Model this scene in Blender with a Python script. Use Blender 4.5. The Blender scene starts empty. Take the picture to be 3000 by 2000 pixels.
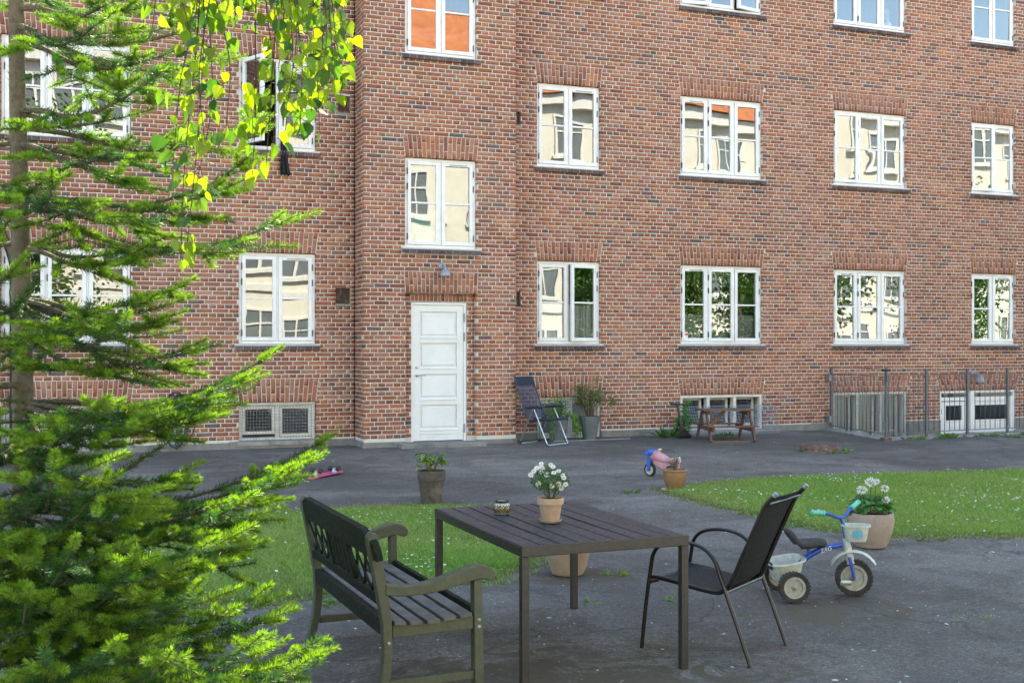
import bpy, bmesh, math, random
import numpy as np
from mathutils import Vector, Matrix, Euler
from mathutils.geometry import tessellate_polygon

random.seed(7)
rng = np.random.default_rng(7)
R = math.radians
scene = bpy.context.scene
col = scene.collection

# ------------------------------------------------------------------ camera
YAW = 21.51                                   # the view is turned this far from the facade's normal
cam_data = bpy.data.cameras.new('camera')
cam_data.sensor_width = 36.0
cam_data.lens = 40.2
cam_data.shift_y = 0.003
cam_data.clip_start = 0.05
cam_data.clip_end = 500.0
cam = bpy.data.objects.new('camera', cam_data)
col.objects.link(cam)
cam.location = (0.0, 0.0, 1.77)
cam.rotation_euler = (R(90), 0.0, R(-YAW))
scene.camera = cam

# ------------------------------------------------------------------ sky, sun, exposure
SUN_EL, SUN_AZ = 52.0, 20.0                   # the sun stands behind the brick house, a little to the right
world = bpy.data.worlds.new('World')
scene.world = world
world.use_nodes = True
wn = world.node_tree.nodes
wl = world.node_tree.links
wn.clear()
sky = wn.new('ShaderNodeTexSky')
sky.sky_type = 'NISHITA'
sky.sun_disc = False
sky.sun_elevation = R(SUN_EL)
sky.sun_rotation = R(SUN_AZ)
sky.air_density = 1.0
sky.dust_density = 0.2
sky.ozone_density = 2.0
bg = wn.new('ShaderNodeBackground')
bg.inputs['Strength'].default_value = 0.135
wo = wn.new('ShaderNodeOutputWorld')
wl.new(sky.outputs[0], bg.inputs['Color'])
wl.new(bg.outputs[0], wo.inputs['Surface'])

sun_data = bpy.data.lights.new('sun', 'SUN')
sun_data.energy = 3.9
sun_data.angle = R(0.53)
sun_data.color = (1.0, 0.95, 0.86)
sun = bpy.data.objects.new('sun', sun_data)
col.objects.link(sun)
to_sun = Vector((math.sin(R(SUN_AZ)) * math.cos(R(SUN_EL)), math.cos(R(SUN_AZ)) * math.cos(R(SUN_EL)), math.sin(R(SUN_EL))))
sun.rotation_euler = to_sun.to_track_quat('Z', 'Y').to_euler()
sun.location = (8, 30, 40)

scene.view_settings.view_transform = 'Standard'
scene.view_settings.look = 'None'
scene.view_settings.gamma = 1.0
scene.view_settings.use_curve_mapping = False
scene.view_settings.exposure = 2.65
scene.view_settings.use_white_balance = True          # the camera is balanced for open shade
scene.view_settings.white_balance_temperature = 7900
scene.view_settings.white_balance_tint = 2
scene.cycles.use_denoising = True
scene.cycles.max_bounces = 10
scene.cycles.transparent_max_bounces = 16
scene.cycles.sample_clamp_indirect = 8.0

# ------------------------------------------------------------------ helpers: objects
def tag(o, label=None, cat=None, group=None, kind=None):
    if label: o['label'] = label
    if cat: o['category'] = cat
    if group: o['group'] = group
    if kind: o['kind'] = kind
    return o

def empty(name, loc=(0, 0, 0), rz=0.0, parent=None):
    o = bpy.data.objects.new(name, None)
    o.empty_display_size = 0.2
    o.location = loc
    o.rotation_euler = (0, 0, rz)
    o.parent = parent
    col.objects.link(o)
    return o

def link(name, me, parent=None, loc=None, rot=None, scale=None):
    o = bpy.data.objects.new(name, me)
    o.parent = parent
    if loc is not None: o.location = loc
    if rot is not None: o.rotation_euler = rot
    if scale is not None: o.scale = scale
    col.objects.link(o)
    return o

def npmesh(name, verts, faces, mat, cols=None, smooth=False):
    """verts (N,3), faces (M,k) of equal size, cols (N,3) per point."""
    verts = np.asarray(verts, dtype=np.float32)
    faces = np.asarray(faces, dtype=np.int32)
    k = faces.shape[1]
    me = bpy.data.meshes.new(name)
    me.vertices.add(len(verts))
    me.vertices.foreach_set('co', verts.ravel())
    me.loops.add(faces.size)
    me.loops.foreach_set('vertex_index', faces.ravel())
    me.polygons.add(len(faces))
    me.polygons.foreach_set('loop_start', np.arange(0, faces.size, k, dtype=np.int32))
    me.polygons.foreach_set('loop_total', np.full(len(faces), k, dtype=np.int32))
    if smooth:
        me.polygons.foreach_set('use_smooth', np.ones(len(faces), dtype=bool))
    me.update(calc_edges=True)
    if cols is not None:
        a = me.color_attributes.new('col', 'FLOAT_COLOR', 'POINT')
        c4 = np.ones((len(verts), 4), dtype=np.float32)
        c4[:, :3] = cols
        a.data.foreach_set('color', c4.ravel())
    me.materials.append(mat)
    return me

class MB:
    """collects simple solids, then makes one mesh of them."""
    def __init__(self):
        self.v = []; self.f = []; self.c = []; self.cc = None
    def add(self, vs, fs):
        b = len(self.v)
        self.v += [tuple(p) for p in vs]
        self.f += [tuple(b + i for i in f) for f in fs]
        if self.cc is not None:
            self.c += [self.cc] * len(vs)
        return self
    def box(self, x0, x1, y0, y1, z0, z1, M=None):
        vs = [Vector(p) for p in ((x0,y0,z0),(x1,y0,z0),(x1,y1,z0),(x0,y1,z0),(x0,y0,z1),(x1,y0,z1),(x1,y1,z1),(x0,y1,z1))]
        if M is not None: vs = [M @ p for p in vs]
        return self.add(vs, [(0,3,2,1),(4,5,6,7),(0,1,5,4),(1,2,6,5),(2,3,7,6),(3,0,4,7)])
    def bar(self, a, b, w, h, up=(0, 0, 1)):
        """a straight bar of section w (sideways) by h (upwards) from a to b."""
        a = Vector(a); b = Vector(b)
        d = (b - a).normalized(); up = Vector(up)
        s = d.cross(up)
        if s.length < 1e-5: s = d.cross(Vector((1, 0, 0)))
        s.normalize(); u = s.cross(d).normalized()
        vs = []
        for p in (a, b):
            for (i, j) in ((-1,-1),(1,-1),(1,1),(-1,1)):
                vs.append(p + s * (i * w / 2) + u * (j * h / 2))
        return self.add(vs, [(3,2,1,0),(4,5,6,7),(0,1,5,4),(1,2,6,5),(2,3,7,6),(3,0,4,7)])
    def prism(self, poly, lo, hi, axis='y'):
        """poly in the two other axes, swept between lo and hi along axis; poly counter-clockwise."""
        n = len(poly)
        def P(p, t):
            if axis == 'y': return (p[0], t, p[1])
            if axis == 'x': return (t, p[0], p[1])
            return (p[0], p[1], t)
        vs = [P(p, lo) for p in poly] + [P(p, hi) for p in poly]
        fs = [tuple(range(n - 1, -1, -1)), tuple(range(n, 2 * n))]
        fs += [(i, (i + 1) % n, n + (i + 1) % n, n + i) for i in range(n)]
        return self.add(vs, fs)
    def tube(self, pts, r, n=8, caps=True, flat=None):
        pts = [Vector(p) for p in pts]
        rs = r if isinstance(r, (list, tuple)) else [r] * len(pts)
        rings = []
        ref = None
        for i, p in enumerate(pts):
            if i == 0: d = pts[1] - p
            elif i == len(pts) - 1: d = p - pts[i - 1]
            else: d = (pts[i + 1] - p).normalized() + (p - pts[i - 1]).normalized()
            d.normalize()
            if ref is None:
                ref = Vector((0, 0, 1)) if abs(d.z) < 0.9 else Vector((1, 0, 0))
            s = d.cross(ref)
            if s.length < 1e-4:
                s = d.cross(Vector((0, 1, 0)))
            s.normalize()
            u = s.cross(d).normalized()
            ref = u
            fu = rs[i] * (flat if flat else 1.0)
            rings.append([p + s * (rs[i] * math.cos(2 * math.pi * k / n)) + u * (fu * math.sin(2 * math.pi * k / n)) for k in range(n)])
        vs = [q for ring in rings for q in ring]
        fs = []
        for i in range(len(pts) - 1):
            for k in range(n):
                a = i * n + k; b = i * n + (k + 1) % n
                fs.append((a, b, b + n, a + n))
        if caps:
            fs.append(tuple(range(n - 1, -1, -1)))
            m = (len(pts) - 1) * n
            fs.append(tuple(range(m, m + n)))
        return self.add(vs, fs)
    def lathe(self, prof, n=24, c=(0, 0, 0), M=None, sx=1.0, sy=1.0, caps=True):
        """prof: (radius, height) from bottom to top along the outside, then the inside if wanted."""
        vs = []; fs = []
        for (r, z) in prof:
            for k in range(n):
                t = 2 * math.pi * k / n
                p = Vector((c[0] + sx * r * math.cos(t), c[1] + sy * r * math.sin(t), c[2] + z))
                vs.append(M @ p if M is not None else p)
        for i in range(len(prof) - 1):
            for k in range(n):
                a = i * n + k; b = i * n + (k + 1) % n
                fs.append((a, b, b + n, a + n))
        if caps:
            fs.append(tuple(range(n - 1, -1, -1)))
            m = (len(prof) - 1) * n
            fs.append(tuple(range(m, m + n)))
        return self.add(vs, fs)
    def ball(self, c, r, n=10, m=6, sx=1, sy=1, sz=1):
        prof = [(max(1e-4, r * math.sin(math.pi * i / m)), -r * math.cos(math.pi * i / m) * sz) for i in range(m + 1)]
        return self.lathe(prof, n, c, None, sx, sy)
    def mesh(self, name, mat, smooth=False):
        me = bpy.data.meshes.new(name)
        me.from_pydata([tuple(p) for p in self.v], [], self.f)
        if smooth:
            me.polygons.foreach_set('use_smooth', [True] * len(me.polygons))
        me.update()
        if self.c:
            a = me.color_attributes.new('col', 'FLOAT_COLOR', 'POINT')
            a.data.foreach_set('color', np.array([tuple(c) + (1.0,) for c in self.c], dtype=np.float32).ravel())
        me.materials.append(mat)
        return me
    def build(self, name, mat, parent=None, smooth=False, bevel=0.0, loc=None, rot=None, segs=2):
        o = link(name, self.mesh(name, mat, smooth), parent, loc, rot)
        if bevel:
            m = o.modifiers.new('bevel', 'BEVEL')
            m.width = bevel; m.segments = segs; m.limit_method = 'ANGLE'; m.angle_limit = R(35)
        if smooth:
            sm = o.modifiers.new('edges', 'EDGE_SPLIT')
            sm.split_angle = R(42)
        return o

def spline(pts, n=8):
    """Catmull-Rom through pts."""
    P = [Vector(p) for p in pts]
    P = [P[0] * 2 - P[1]] + P + [P[-1] * 2 - P[-2]]
    out = []
    for i in range(1, len(P) - 2):
        for k in range(n):
            t = k / n
            a, b, c, d = P[i - 1], P[i], P[i + 1], P[i + 2]
            out.append(0.5 * ((2 * b) + (c - a) * t + (2 * a - 5 * b + 4 * c - d) * t * t + (3 * b - a - 3 * c + d) * t ** 3))
    out.append(P[-2])
    return out

def gz(y):
    """height of the yard: it rises gently towards the house."""
    return max(0.0, min(0.2, (y - 5.0) / 12.0 * 0.2))

# ------------------------------------------------------------------ helpers: materials
class Mat:
    def __init__(self, name):
        self.m = bpy.data.materials.new(name)
        self.m.use_nodes = True
        self.n = self.m.node_tree.nodes
        self.l = self.m.node_tree.links
        self.n.clear()
        self.out = self.n.new('ShaderNodeOutputMaterial')
    def node(self, t, **kw):
        x = self.n.new('ShaderNode' + t)
        for k, v in kw.items():
            if k.startswith('i_'):
                x.inputs[k[2:].replace('_', ' ')].default_value = v
            else:
                setattr(x, k, v)
        return x
    def link(self, a, b):
        self.l.new(a, b)
    def pos(self, obj=False):
        if obj:
            return self.node('TexCoord').outputs['Object']
        return self.node('NewGeometry').outputs['Position']
    def noise(self, vec, scale, detail=3.0, rough=0.55, dist=0.0):
        x = self.node('TexNoise')
        x.inputs['Scale'].default_value = scale
        x.inputs['Detail'].default_value = detail
        x.inputs['Roughness'].default_value = rough
        x.inputs['Distortion'].default_value = dist
        if vec is not None: self.link(vec, x.inputs['Vector'])
        return x.outputs['Fac']
    def ramp(self, fac, stops, interp='LINEAR'):
        x = self.node('ValToRGB')
        x.color_ramp.interpolation = interp
        e = x.color_ramp.elements
        while len(e) < len(stops): e.new(0.5)
        for s, (p, c) in zip(e, stops):
            s.position = p
            s.color = (c, c, c, 1) if isinstance(c, (int, float)) else tuple(c) + (1,)
        self.link(fac, x.inputs[0])
        return x.outputs[0]
    def mix(self, fac, a, b, mode='MIX'):
        x = self.node('Mix', data_type='RGBA', blend_type=mode)
        for s, v in ((x.inputs[0], fac), (x.inputs[6], a), (x.inputs[7], b)):
            if hasattr(v, 'default_value') or hasattr(v, 'links'):
                self.link(v, s)
            elif isinstance(v, (int, float)):
                s.default_value = v if s == x.inputs[0] else (v, v, v, 1)
            else:
                s.default_value = tuple(v) + (1,)
        return x.outputs[2]
    def math(self, op, a, b=None):
        x = self.node('Math', operation=op)
        for s, v in ((x.inputs[0], a), (x.inputs[1], b)):
            if v is None: continue
            if hasattr(v, 'links'): self.link(v, s)
            else: s.default_value = v
        return x.outputs[0]
    def bump(self, h, strength=0.3, dist=0.01):
        x = self.node('Bump')
        x.inputs['Strength'].default_value = strength
        x.inputs['Distance'].default_value = dist
        self.link(h, x.inputs['Height'])
        return x.outputs[0]
    def bsdf(self, color, rough=0.6, metal=0.0, spec=0.5, normal=None, **kw):
        p = self.node('BsdfPrincipled')
        for s, v in (('Base Color', color), ('Roughness', rough), ('Metallic', metal), ('Specular IOR Level', spec)):
            if hasattr(v, 'links'): self.link(v, p.inputs[s])
            elif isinstance(v, (int, float)): p.inputs[s].default_value = v
            else: p.inputs[s].default_value = tuple(v) + (1,)
        for k, v in kw.items():
            p.inputs[k.replace('_', ' ')].default_value = v
        if normal is not None: self.link(normal, p.inputs['Normal'])
        return p
    def finish(self, shader):
        self.link(shader.outputs[0] if hasattr(shader, 'outputs') else shader, self.out.inputs['Surface'])
        return self.m

def simple(name, c1, c2=None, scale=14.0, rough=0.55, metal=0.0, spec=0.5, bump=0.0, bscale=120.0, lo=0.35, hi=0.65, dirt=None, dscale=5.0, damount=0.6):
    """paint, clay, wood ...: two close tones mixed by noise, fine bump and shaped dirt."""
    m = Mat(name)
    p = m.pos()
    if c2 is None: c2 = tuple(x * 0.78 for x in c1)
    f = m.ramp(m.noise(p, scale, 4.0, 0.6), [(lo, 0.0), (hi, 1.0)])
    c = m.mix(f, c1, c2)
    if dirt is not None:
        d = m.ramp(m.noise(p, dscale, 6.0, 0.7, 0.4), [(0.52, 0.0), (0.68, damount)])
        c = m.mix(d, c, dirt)
    rr = m.ramp(m.noise(p, scale * 2.0, 3.0), [(0.3, max(0.05, rough - 0.08)), (0.7, min(1.0, rough + 0.1))])
    n = m.bump(m.noise(p, bscale, 3.0), bump, 0.004) if bump else None
    return m.finish(m.bsdf(c, rr, metal, spec, n))

def leaf_mat(name, gain=1.0, trans=0.5, rough=0.45, spec=0.5, tint=(1.15, 1.45, 0.5)):
    """foliage: colour from the plant's own colour attribute; light also comes through the blade."""
    m = Mat(name)
    a = m.node('Attribute', attribute_name='col')
    c = a.outputs['Color']
    p = m.bsdf(c, rough, 0.0, spec)
    t = m.node('BsdfTranslucent')
    tc = m.mix(1.0, c, tuple(x * gain for x in tint), 'MULTIPLY')
    m.link(tc, t.inputs['Color'])
    x = m.node('MixShader')
    x.inputs[0].default_value = trans
    m.link(p.outputs[0], x.inputs[1]); m.link(t.outputs[0], x.inputs[2])
    return m.finish(x)

def make_brick():
    m = Mat('brick')
    p = m.pos()
    a = m.node('Attribute', attribute_name='col').outputs['Color']
    f = m.ramp(m.noise(p, 38.0, 5.0, 0.65), [(0.3, 0.72), (0.7, 1.22)])
    c = m.mix(1.0, a, f, 'MULTIPLY')
    haze = m.ramp(m.noise(p, 1.1, 4.0, 0.6, 0.3), [(0.50, 0.0), (0.78, 0.28)])        # lime bloom on the brick
    c = m.mix(haze, c, (0.38, 0.245, 0.20))
    broad = m.ramp(m.noise(p, 0.33, 4.0, 0.6, 0.5), [(0.30, 0.86), (0.70, 1.14)])
    c = m.mix(1.0, c, broad, 'MULTIPLY')
    mp = m.node('Mapping'); mp.inputs['Scale'].default_value = (5.0, 5.0, 0.35); m.link(p, mp.inputs['Vector'])
    streak = m.ramp(m.noise(mp.outputs[0], 1.0, 4.0, 0.6), [(0.56, 0.0), (0.75, 0.35)])
    c = m.mix(streak, c, (0.16, 0.105, 0.085))
    pit = m.ramp(m.noise(p, 150.0, 2.0), [(0.24, 0.45), (0.34, 1.0)])
    c = m.mix(1.0, c, pit, 'MULTIPLY')
    n = m.bump(m.noise(p, 130.0, 4.0, 0.65), 0.55, 0.004)
    return m.finish(m.bsdf(c, 0.9, 0.0, 0.25, n))

def make_mortar():
    m = Mat('mortar')
    p = m.pos()
    c = m.mix(m.noise(p, 3.0, 5.0, 0.65), (0.63, 0.605, 0.555), (0.50, 0.48, 0.44))
    n = m.bump(m.noise(p, 220.0, 3.0), 0.6, 0.004)
    return m.finish(m.bsdf(c, 0.95, 0.0, 0.2, n))

def make_far_brick():
    m = Mat('brick_beyond_the_frame')
    b = m.node('TexBrick', offset=0.5)
    b.inputs['Scale'].default_value = 1.0
    b.inputs['Brick Width'].default_value = 0.24
    b.inputs['Row Height'].default_value = 0.0659
    b.inputs['Mortar Size'].default_value = 0.011
    b.inputs['Color1'].default_value = (0.30, 0.12, 0.075, 1)
    b.inputs['Color2'].default_value = (0.22, 0.09, 0.065, 1)
    b.inputs['Mortar'].default_value = (0.42, 0.39, 0.35, 1)
    mp = m.node('Mapping')
    mp.inputs['Rotation'].default_value = (R(-90), 0, 0)
    m.link(m.pos(), mp.inputs['Vector'])
    m.link(mp.outputs[0], b.inputs['Vector'])
    return m.finish(m.bsdf(b.outputs['Color'], 0.9, 0.0, 0.25))

def make_glass(name, wave=0.5, refl=0.30):
    """old-style double glazing: a clear pane whose slight waves bend what it mirrors."""
    m = Mat(name)
    tc = m.node('TexCoord').outputs['Object']
    oi = m.node('ObjectInfo')
    add = m.node('VectorMath', operation='ADD')
    sc = m.node('VectorMath', operation='SCALE')
    cmb = m.node('CombineXYZ')
    for i in range(3): m.link(oi.outputs['Random'], cmb.inputs[i])
    m.link(cmb.outputs[0], sc.inputs[0]); sc.inputs['Scale'].default_value = 37.0
    m.link(tc, add.inputs[0]); m.link(sc.outputs[0], add.inputs[1])
    h = m.noise(add.outputs[0], 1.5, 0.0, 0.4, 0.25)
    n = m.bump(h, wave, 0.035)
    g = m.node('BsdfGlossy'); g.inputs['Roughness'].default_value = 0.0
    g.inputs['Color'].default_value = (0.97, 0.98, 1.0, 1)
    m.link(n, g.inputs['Normal'])
    t = m.node('BsdfTransparent'); t.inputs['Color'].default_value = (0.80, 0.86, 0.84, 1)
    fr = m.node('Fresnel'); fr.inputs['IOR'].default_value = 1.5
    f = m.math('MINIMUM', m.math('ADD', m.math('MULTIPLY', fr.outputs[0], 1.6), refl), 1.0)
    x = m.node('MixShader')
    m.link(f, x.inputs[0]); m.link(t.outputs[0], x.inputs[1]); m.link(g.outputs[0], x.inputs[2])
    return m.finish(x)

def make_asphalt():
    m = Mat('asphalt')
    p = m.pos()
    big = m.noise(p, 0.55, 5.0, 0.62, 0.4)
    c = m.mix(m.ramp(big, [(0.32, 0.0), (0.68, 1.0)]), (0.096, 0.088, 0.081), (0.175, 0.162, 0.150))
    patch = m.ramp(m.noise(p, 1.7, 6.0, 0.7, 0.8), [(0.48, 0.0), (0.60, 0.75)])
    c = m.mix(patch, c, (0.088, 0.077, 0.067))
    wide = m.ramp(m.noise(p, 0.22, 3.0, 0.5, 0.6), [(0.38, 0.78), (0.62, 1.22)])
    c = m.mix(1.0, c, wide, 'MULTIPLY')
    bar = m.node('Mapping'); bar.inputs['Scale'].default_value = (0.35, 1.6, 1.0); bar.inputs['Rotation'].default_value = (0, 0, 0.12); m.link(p, bar.inputs['Vector'])
    lane = m.ramp(m.noise(bar.outputs[0], 1.3, 5.0, 0.6, 0.3), [(0.50, 0.0), (0.66, 0.6)])
    c = m.mix(lane, c, (0.082, 0.073, 0.066))
    # stone grains
    g1 = m.node('TexVoronoi'); g1.inputs['Scale'].default_value = 95.0; m.link(p, g1.inputs['Vector'])
    gr = m.ramp(g1.outputs['Color'], [(0.15, 0.6), (0.62, 1.0), (0.88, 1.7), (0.96, 2.8)])
    c = m.mix(0.55, c, m.mix(1.0, c, gr, 'MULTIPLY'))
    g2 = m.ramp(m.noise(p, 34.0, 3.0, 0.7), [(0.3, 0.72), (0.7, 1.3)])
    c = m.mix(1.0, c, g2, 'MULTIPLY')
    # brown moss and soil where people sit and under the toys: stains with a shape of their own
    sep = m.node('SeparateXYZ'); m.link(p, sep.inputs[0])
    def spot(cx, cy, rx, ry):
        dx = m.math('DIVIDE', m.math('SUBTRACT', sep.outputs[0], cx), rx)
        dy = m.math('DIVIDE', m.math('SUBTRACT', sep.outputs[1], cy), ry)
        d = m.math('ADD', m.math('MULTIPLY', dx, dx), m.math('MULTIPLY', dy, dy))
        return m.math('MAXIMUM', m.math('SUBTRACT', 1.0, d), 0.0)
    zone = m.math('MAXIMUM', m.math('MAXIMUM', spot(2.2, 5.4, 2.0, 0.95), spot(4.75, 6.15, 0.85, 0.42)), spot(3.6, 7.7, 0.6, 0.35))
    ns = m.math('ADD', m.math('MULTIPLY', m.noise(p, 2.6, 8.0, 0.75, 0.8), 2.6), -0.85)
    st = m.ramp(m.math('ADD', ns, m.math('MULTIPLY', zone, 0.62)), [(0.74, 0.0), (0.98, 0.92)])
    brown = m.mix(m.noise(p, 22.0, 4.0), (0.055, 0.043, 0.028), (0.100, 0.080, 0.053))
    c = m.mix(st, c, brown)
    st2 = m.ramp(m.noise(p, 0.9, 7.0, 0.75, 1.2), [(0.57, 0.0), (0.68, 0.6)])
    c = m.mix(st2, c, (0.085, 0.064, 0.047))
    # cracks
    vo = m.node('TexVoronoi', feature='DISTANCE_TO_EDGE'); vo.inputs['Scale'].default_value = 0.42
    wob = m.node('VectorMath', operation='ADD')
    nz = m.node('TexNoise'); nz.inputs['Scale'].default_value = 2.2; nz.inputs['Detail'].default_value = 5.0
    m.link(p, nz.inputs['Vector'])
    sc = m.node('VectorMath', operation='SCALE'); sc.inputs['Scale'].default_value = 0.55
    m.link(nz.outputs['Color'], sc.inputs[0]); m.link(p, wob.inputs[0]); m.link(sc.outputs[0], wob.inputs[1])
    m.link(wob.outputs[0], vo.inputs['Vector'])
    cr = m.ramp(vo.outputs['Distance'], [(0.0, 1.0), (0.007, 0.0)])
    cr = m.math('MULTIPLY', cr, m.ramp(m.noise(p, 0.7, 2.0), [(0.46, 0.0), (0.56, 0.65)]))
    c = m.mix(cr, c, (0.022, 0.021, 0.020))
    h = m.math('ADD', m.noise(p, 130.0, 3.0, 0.7), m.math('MULTIPLY', m.noise(p, 9.0, 4.0), 1.2))
    n = m.bump(h, 0.5, 0.006)
    return m.finish(m.bsdf(c, 0.86, 0.0, 0.35, n))

def make_lawn_soil():
    m = Mat('lawn_soil')
    p = m.pos()
    c = m.mix(m.ramp(m.noise(p, 2.0, 5.0), [(0.35, 0.0), (0.65, 1.0)]), (0.095, 0.14, 0.045), (0.15, 0.155, 0.07))
    c = m.mix(m.ramp(m.noise(p, 30.0, 4.0), [(0.4, 0.0), (0.7, 0.6)]), c, (0.10, 0.085, 0.055))
    return m.finish(m.bsdf(c, 0.95, 0.0, 0.1, m.bump(m.noise(p, 60.0, 3.0), 0.6, 0.02)))

MT = {}
MT['brick'] = make_brick()
MT['mortar'] = make_mortar()
MT['far_brick'] = make_far_brick()
MT['glass'] = make_glass('window_glass', 0.07, 0.15)
MT['glass_flat'] = make_glass('plain_glass', 0.12, 0.10)
MT['asphalt'] = make_asphalt()
MT['lawn_soil'] = make_lawn_soil()
MT['white_paint'] = simple('white_paint', (0.76, 0.77, 0.77), (0.70, 0.71, 0.71), 6.0, 0.35, dirt=(0.52, 0.50, 0.46), dscale=3.0, damount=0.25)
MT['old_white_paint'] = simple('old_white_paint', (0.66, 0.65, 0.60), (0.56, 0.54, 0.48), 9.0, 0.5, dirt=(0.36, 0.30, 0.22), dscale=7.0, damount=0.5)
MT['door_paint'] = simple('door_paint', (0.74, 0.76, 0.76), (0.70, 0.72, 0.72), 5.0, 0.38, dirt=(0.55, 0.54, 0.50), dscale=2.5, damount=0.25)
MT['iron'] = simple('dark_iron', (0.05, 0.05, 0.055), (0.035, 0.034, 0.035), 30.0, 0.5, 0.6)
MT['galvanised'] = simple('galvanised_steel', (0.30, 0.33, 0.37), (0.22, 0.245, 0.28), 40.0, 0.45, 0.7)
MT['fence_paint'] = simple('grey_fence_paint', (0.120, 0.135, 0.155), (0.090, 0.100, 0.115), 25.0, 0.5, 0.2, dirt=(0.16, 0.10, 0.07), dscale=9.0, damount=0.4)
MT['rust'] = simple('rusty_iron', (0.19, 0.085, 0.05), (0.10, 0.055, 0.04), 30.0, 0.85, 0.1, bump=0.5, dirt=(0.34, 0.31, 0.29), dscale=12.0, damount=0.8)
MT['chrome'] = simple('bright_metal', (0.50, 0.51, 0.53), (0.42, 0.43, 0.45), 20.0, 0.32, 1.0)
MT['sill_top'] = simple('sky_lit_sill_top', (0.25, 0.25, 0.28), (0.19, 0.19, 0.215), 12.0, 0.55)  # blue-grey of sky light on the brick sills, put into the colour
MT['concrete'] = simple('concrete', (0.33, 0.32, 0.30), (0.22, 0.215, 0.205), 4.0, 0.9, bump=0.6, bscale=90.0, dirt=(0.12, 0.115, 0.10), dscale=3.0, damount=0.7)
MT['plinth'] = simple('dull_plinth_render', (0.235, 0.225, 0.205), (0.165, 0.16, 0.148), 4.0, 0.95, bump=0.6, bscale=90.0, dirt=(0.085, 0.08, 0.07), dscale=2.2, damount=0.75)
MT['interior'] = simple('interior_plaster', (0.24, 0.235, 0.22), (0.20, 0.195, 0.185), 2.0, 0.9)
MT['interior_floor'] = simple('interior_floor', (0.10, 0.075, 0.05), None, 3.0, 0.6)
MT['curtain'] = simple('curtain_cloth', (0.72, 0.74, 0.76), (0.62, 0.64, 0.66), 5.0, 0.9)
MT['blind'] = simple('grey_blind', (0.30, 0.33, 0.34), (0.26, 0.29, 0.30), 5.0, 0.8)

# ================================================================== the ground
D = 17.528            # the facade plane (y)
PR = D - 0.56         # the projecting stairwell
PIT = [(13.25, D), (12.97, 15.62), (21.0, 16.22), (21.0, D)]

def ground_piece(mb, poly):
    tris = tessellate_polygon([[Vector((x, y, 0)) for x, y in poly]])
    vs = [(x, y, gz(y)) for x, y in poly]
    fs = []
    for t in tris:
        a, b, c = (Vector(vs[i]) for i in t)
        fs.append(tuple(t) if (b - a).cross(c - a).z > 0 else (t[0], t[2], t[1]))
    mb.add(vs, fs)

gm = MB()
xm = 12.97 + (17.0 - 15.62) / (D - 15.62) * 0.28
ground_piece(gm, [(-70, -60), (90, -60), (90, 5), (-70, 5)])
ground_piece(gm, [(-70, 5), (90, 5), (90, 17), (21, 17), (21, 16.22), (12.97, 15.62), (xm, 17), (-70, 17)])
ground_piece(gm, [(-70, 17), (xm, 17), (13.25, D + 0.1), (-70, D + 0.1)])
ground_piece(gm, [(21, 17), (90, 17), (90, D + 0.1), (21, D + 0.1)])
tag(gm.build('asphalt_ground', MT['asphalt']), 'worn grey asphalt of the yard', None, None, 'structure')

# the sunken basement entrance behind the railing
pm = MB()
for i in range(3):
    (ax, ay), (bx, by) = [(13.25, D), (12.97, 15.62), (21.0, 16.22), (21.0, D)][i:i + 2]
    pm.add([(ax, ay, -1.15), (bx, by, -1.15), (bx, by, gz(by) + 0.002), (ax, ay, gz(ay) + 0.002)], [(0, 1, 2, 3), (3, 2, 1, 0)])
pm.add([(12.97, 15.62, -1.15), (21, 16.22, -1.15), (21, D + 0.1, -1.15), (13.25, D + 0.1, -1.15)], [(0, 1, 2, 3)])
tag(pm.build('basement_pit', MT['concrete']), 'concrete pit in front of the basement door', None, None, 'structure')
em = MB()     # the broken concrete edging of the pit
xs = np.linspace(12.9, 21.0, 34)
for a, b in zip(xs[:-1], xs[1:]):
    ya = 15.60 + (a - 12.97) / 8.03 * 0.6
    w = 0.13 + 0.05 * random.random()
    z = gz(ya) + 0.012 + 0.018 * random.random()
    em.add([(a + 0.004, ya - w, z), (b - 0.004, ya - w + 0.02, z), (b - 0.004, ya + 0.16, z + 0.012), (a + 0.004, ya + 0.16, z + 0.012),
            (a + 0.004, ya - w - 0.03, z - 0.06), (b - 0.004, ya - w - 0.01, z - 0.06), (b - 0.004, ya + 0.165, z - 0.35), (a + 0.004, ya + 0.165, z - 0.35)],
           [(0, 1, 2, 3), (4, 5, 1, 0), (5, 6, 2, 1), (6, 7, 3, 2), (7, 4, 0, 3)])
ys = np.linspace(15.62, D - 0.12, 9)
for a, b in zip(ys[:-1], ys[1:]):
    xa = 12.97 + (a - 15.62) / (D - 15.62) * 0.28
    z = gz(a) + 0.010 + 0.014 * random.random()
    em.add([(xa - 0.16 - 0.06 * random.random(), a + 0.004, z), (xa + 0.05, a + 0.004, z), (xa + 0.08, b - 0.004, z + 0.01), (xa - 0.13, b - 0.004, z + 0.01),
            (xa - 0.2, a + 0.004, z - 0.06), (xa + 0.05, a + 0.004, z - 0.3), (xa + 0.08, b - 0.004, z - 0.3), (xa - 0.17, b - 0.004, z - 0.06)],
           [(0, 1, 2, 3), (4, 5, 1, 0), (5, 6, 2, 1), (6, 7, 3, 2), (7, 4, 0, 3)])
tag(em.build('pit_edging', MT['concrete'], bevel=0.006), 'broken concrete edging round the basement pit', None, None, 'structure')

# ================================================================== the brick house
HOUSE = (6.7, D, 0.0)
house = empty('apartment_building', HOUSE)
tag(house, 'red brick apartment house with white casement windows and projecting stairwell', 'building')
OFF = Vector(HOUSE)
def hpart(o):
    """a part built in world coordinates, made a child of the house."""
    o.parent = house
    o.matrix_parent_inverse = Matrix.Translation(-OFF)
    return o

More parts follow.
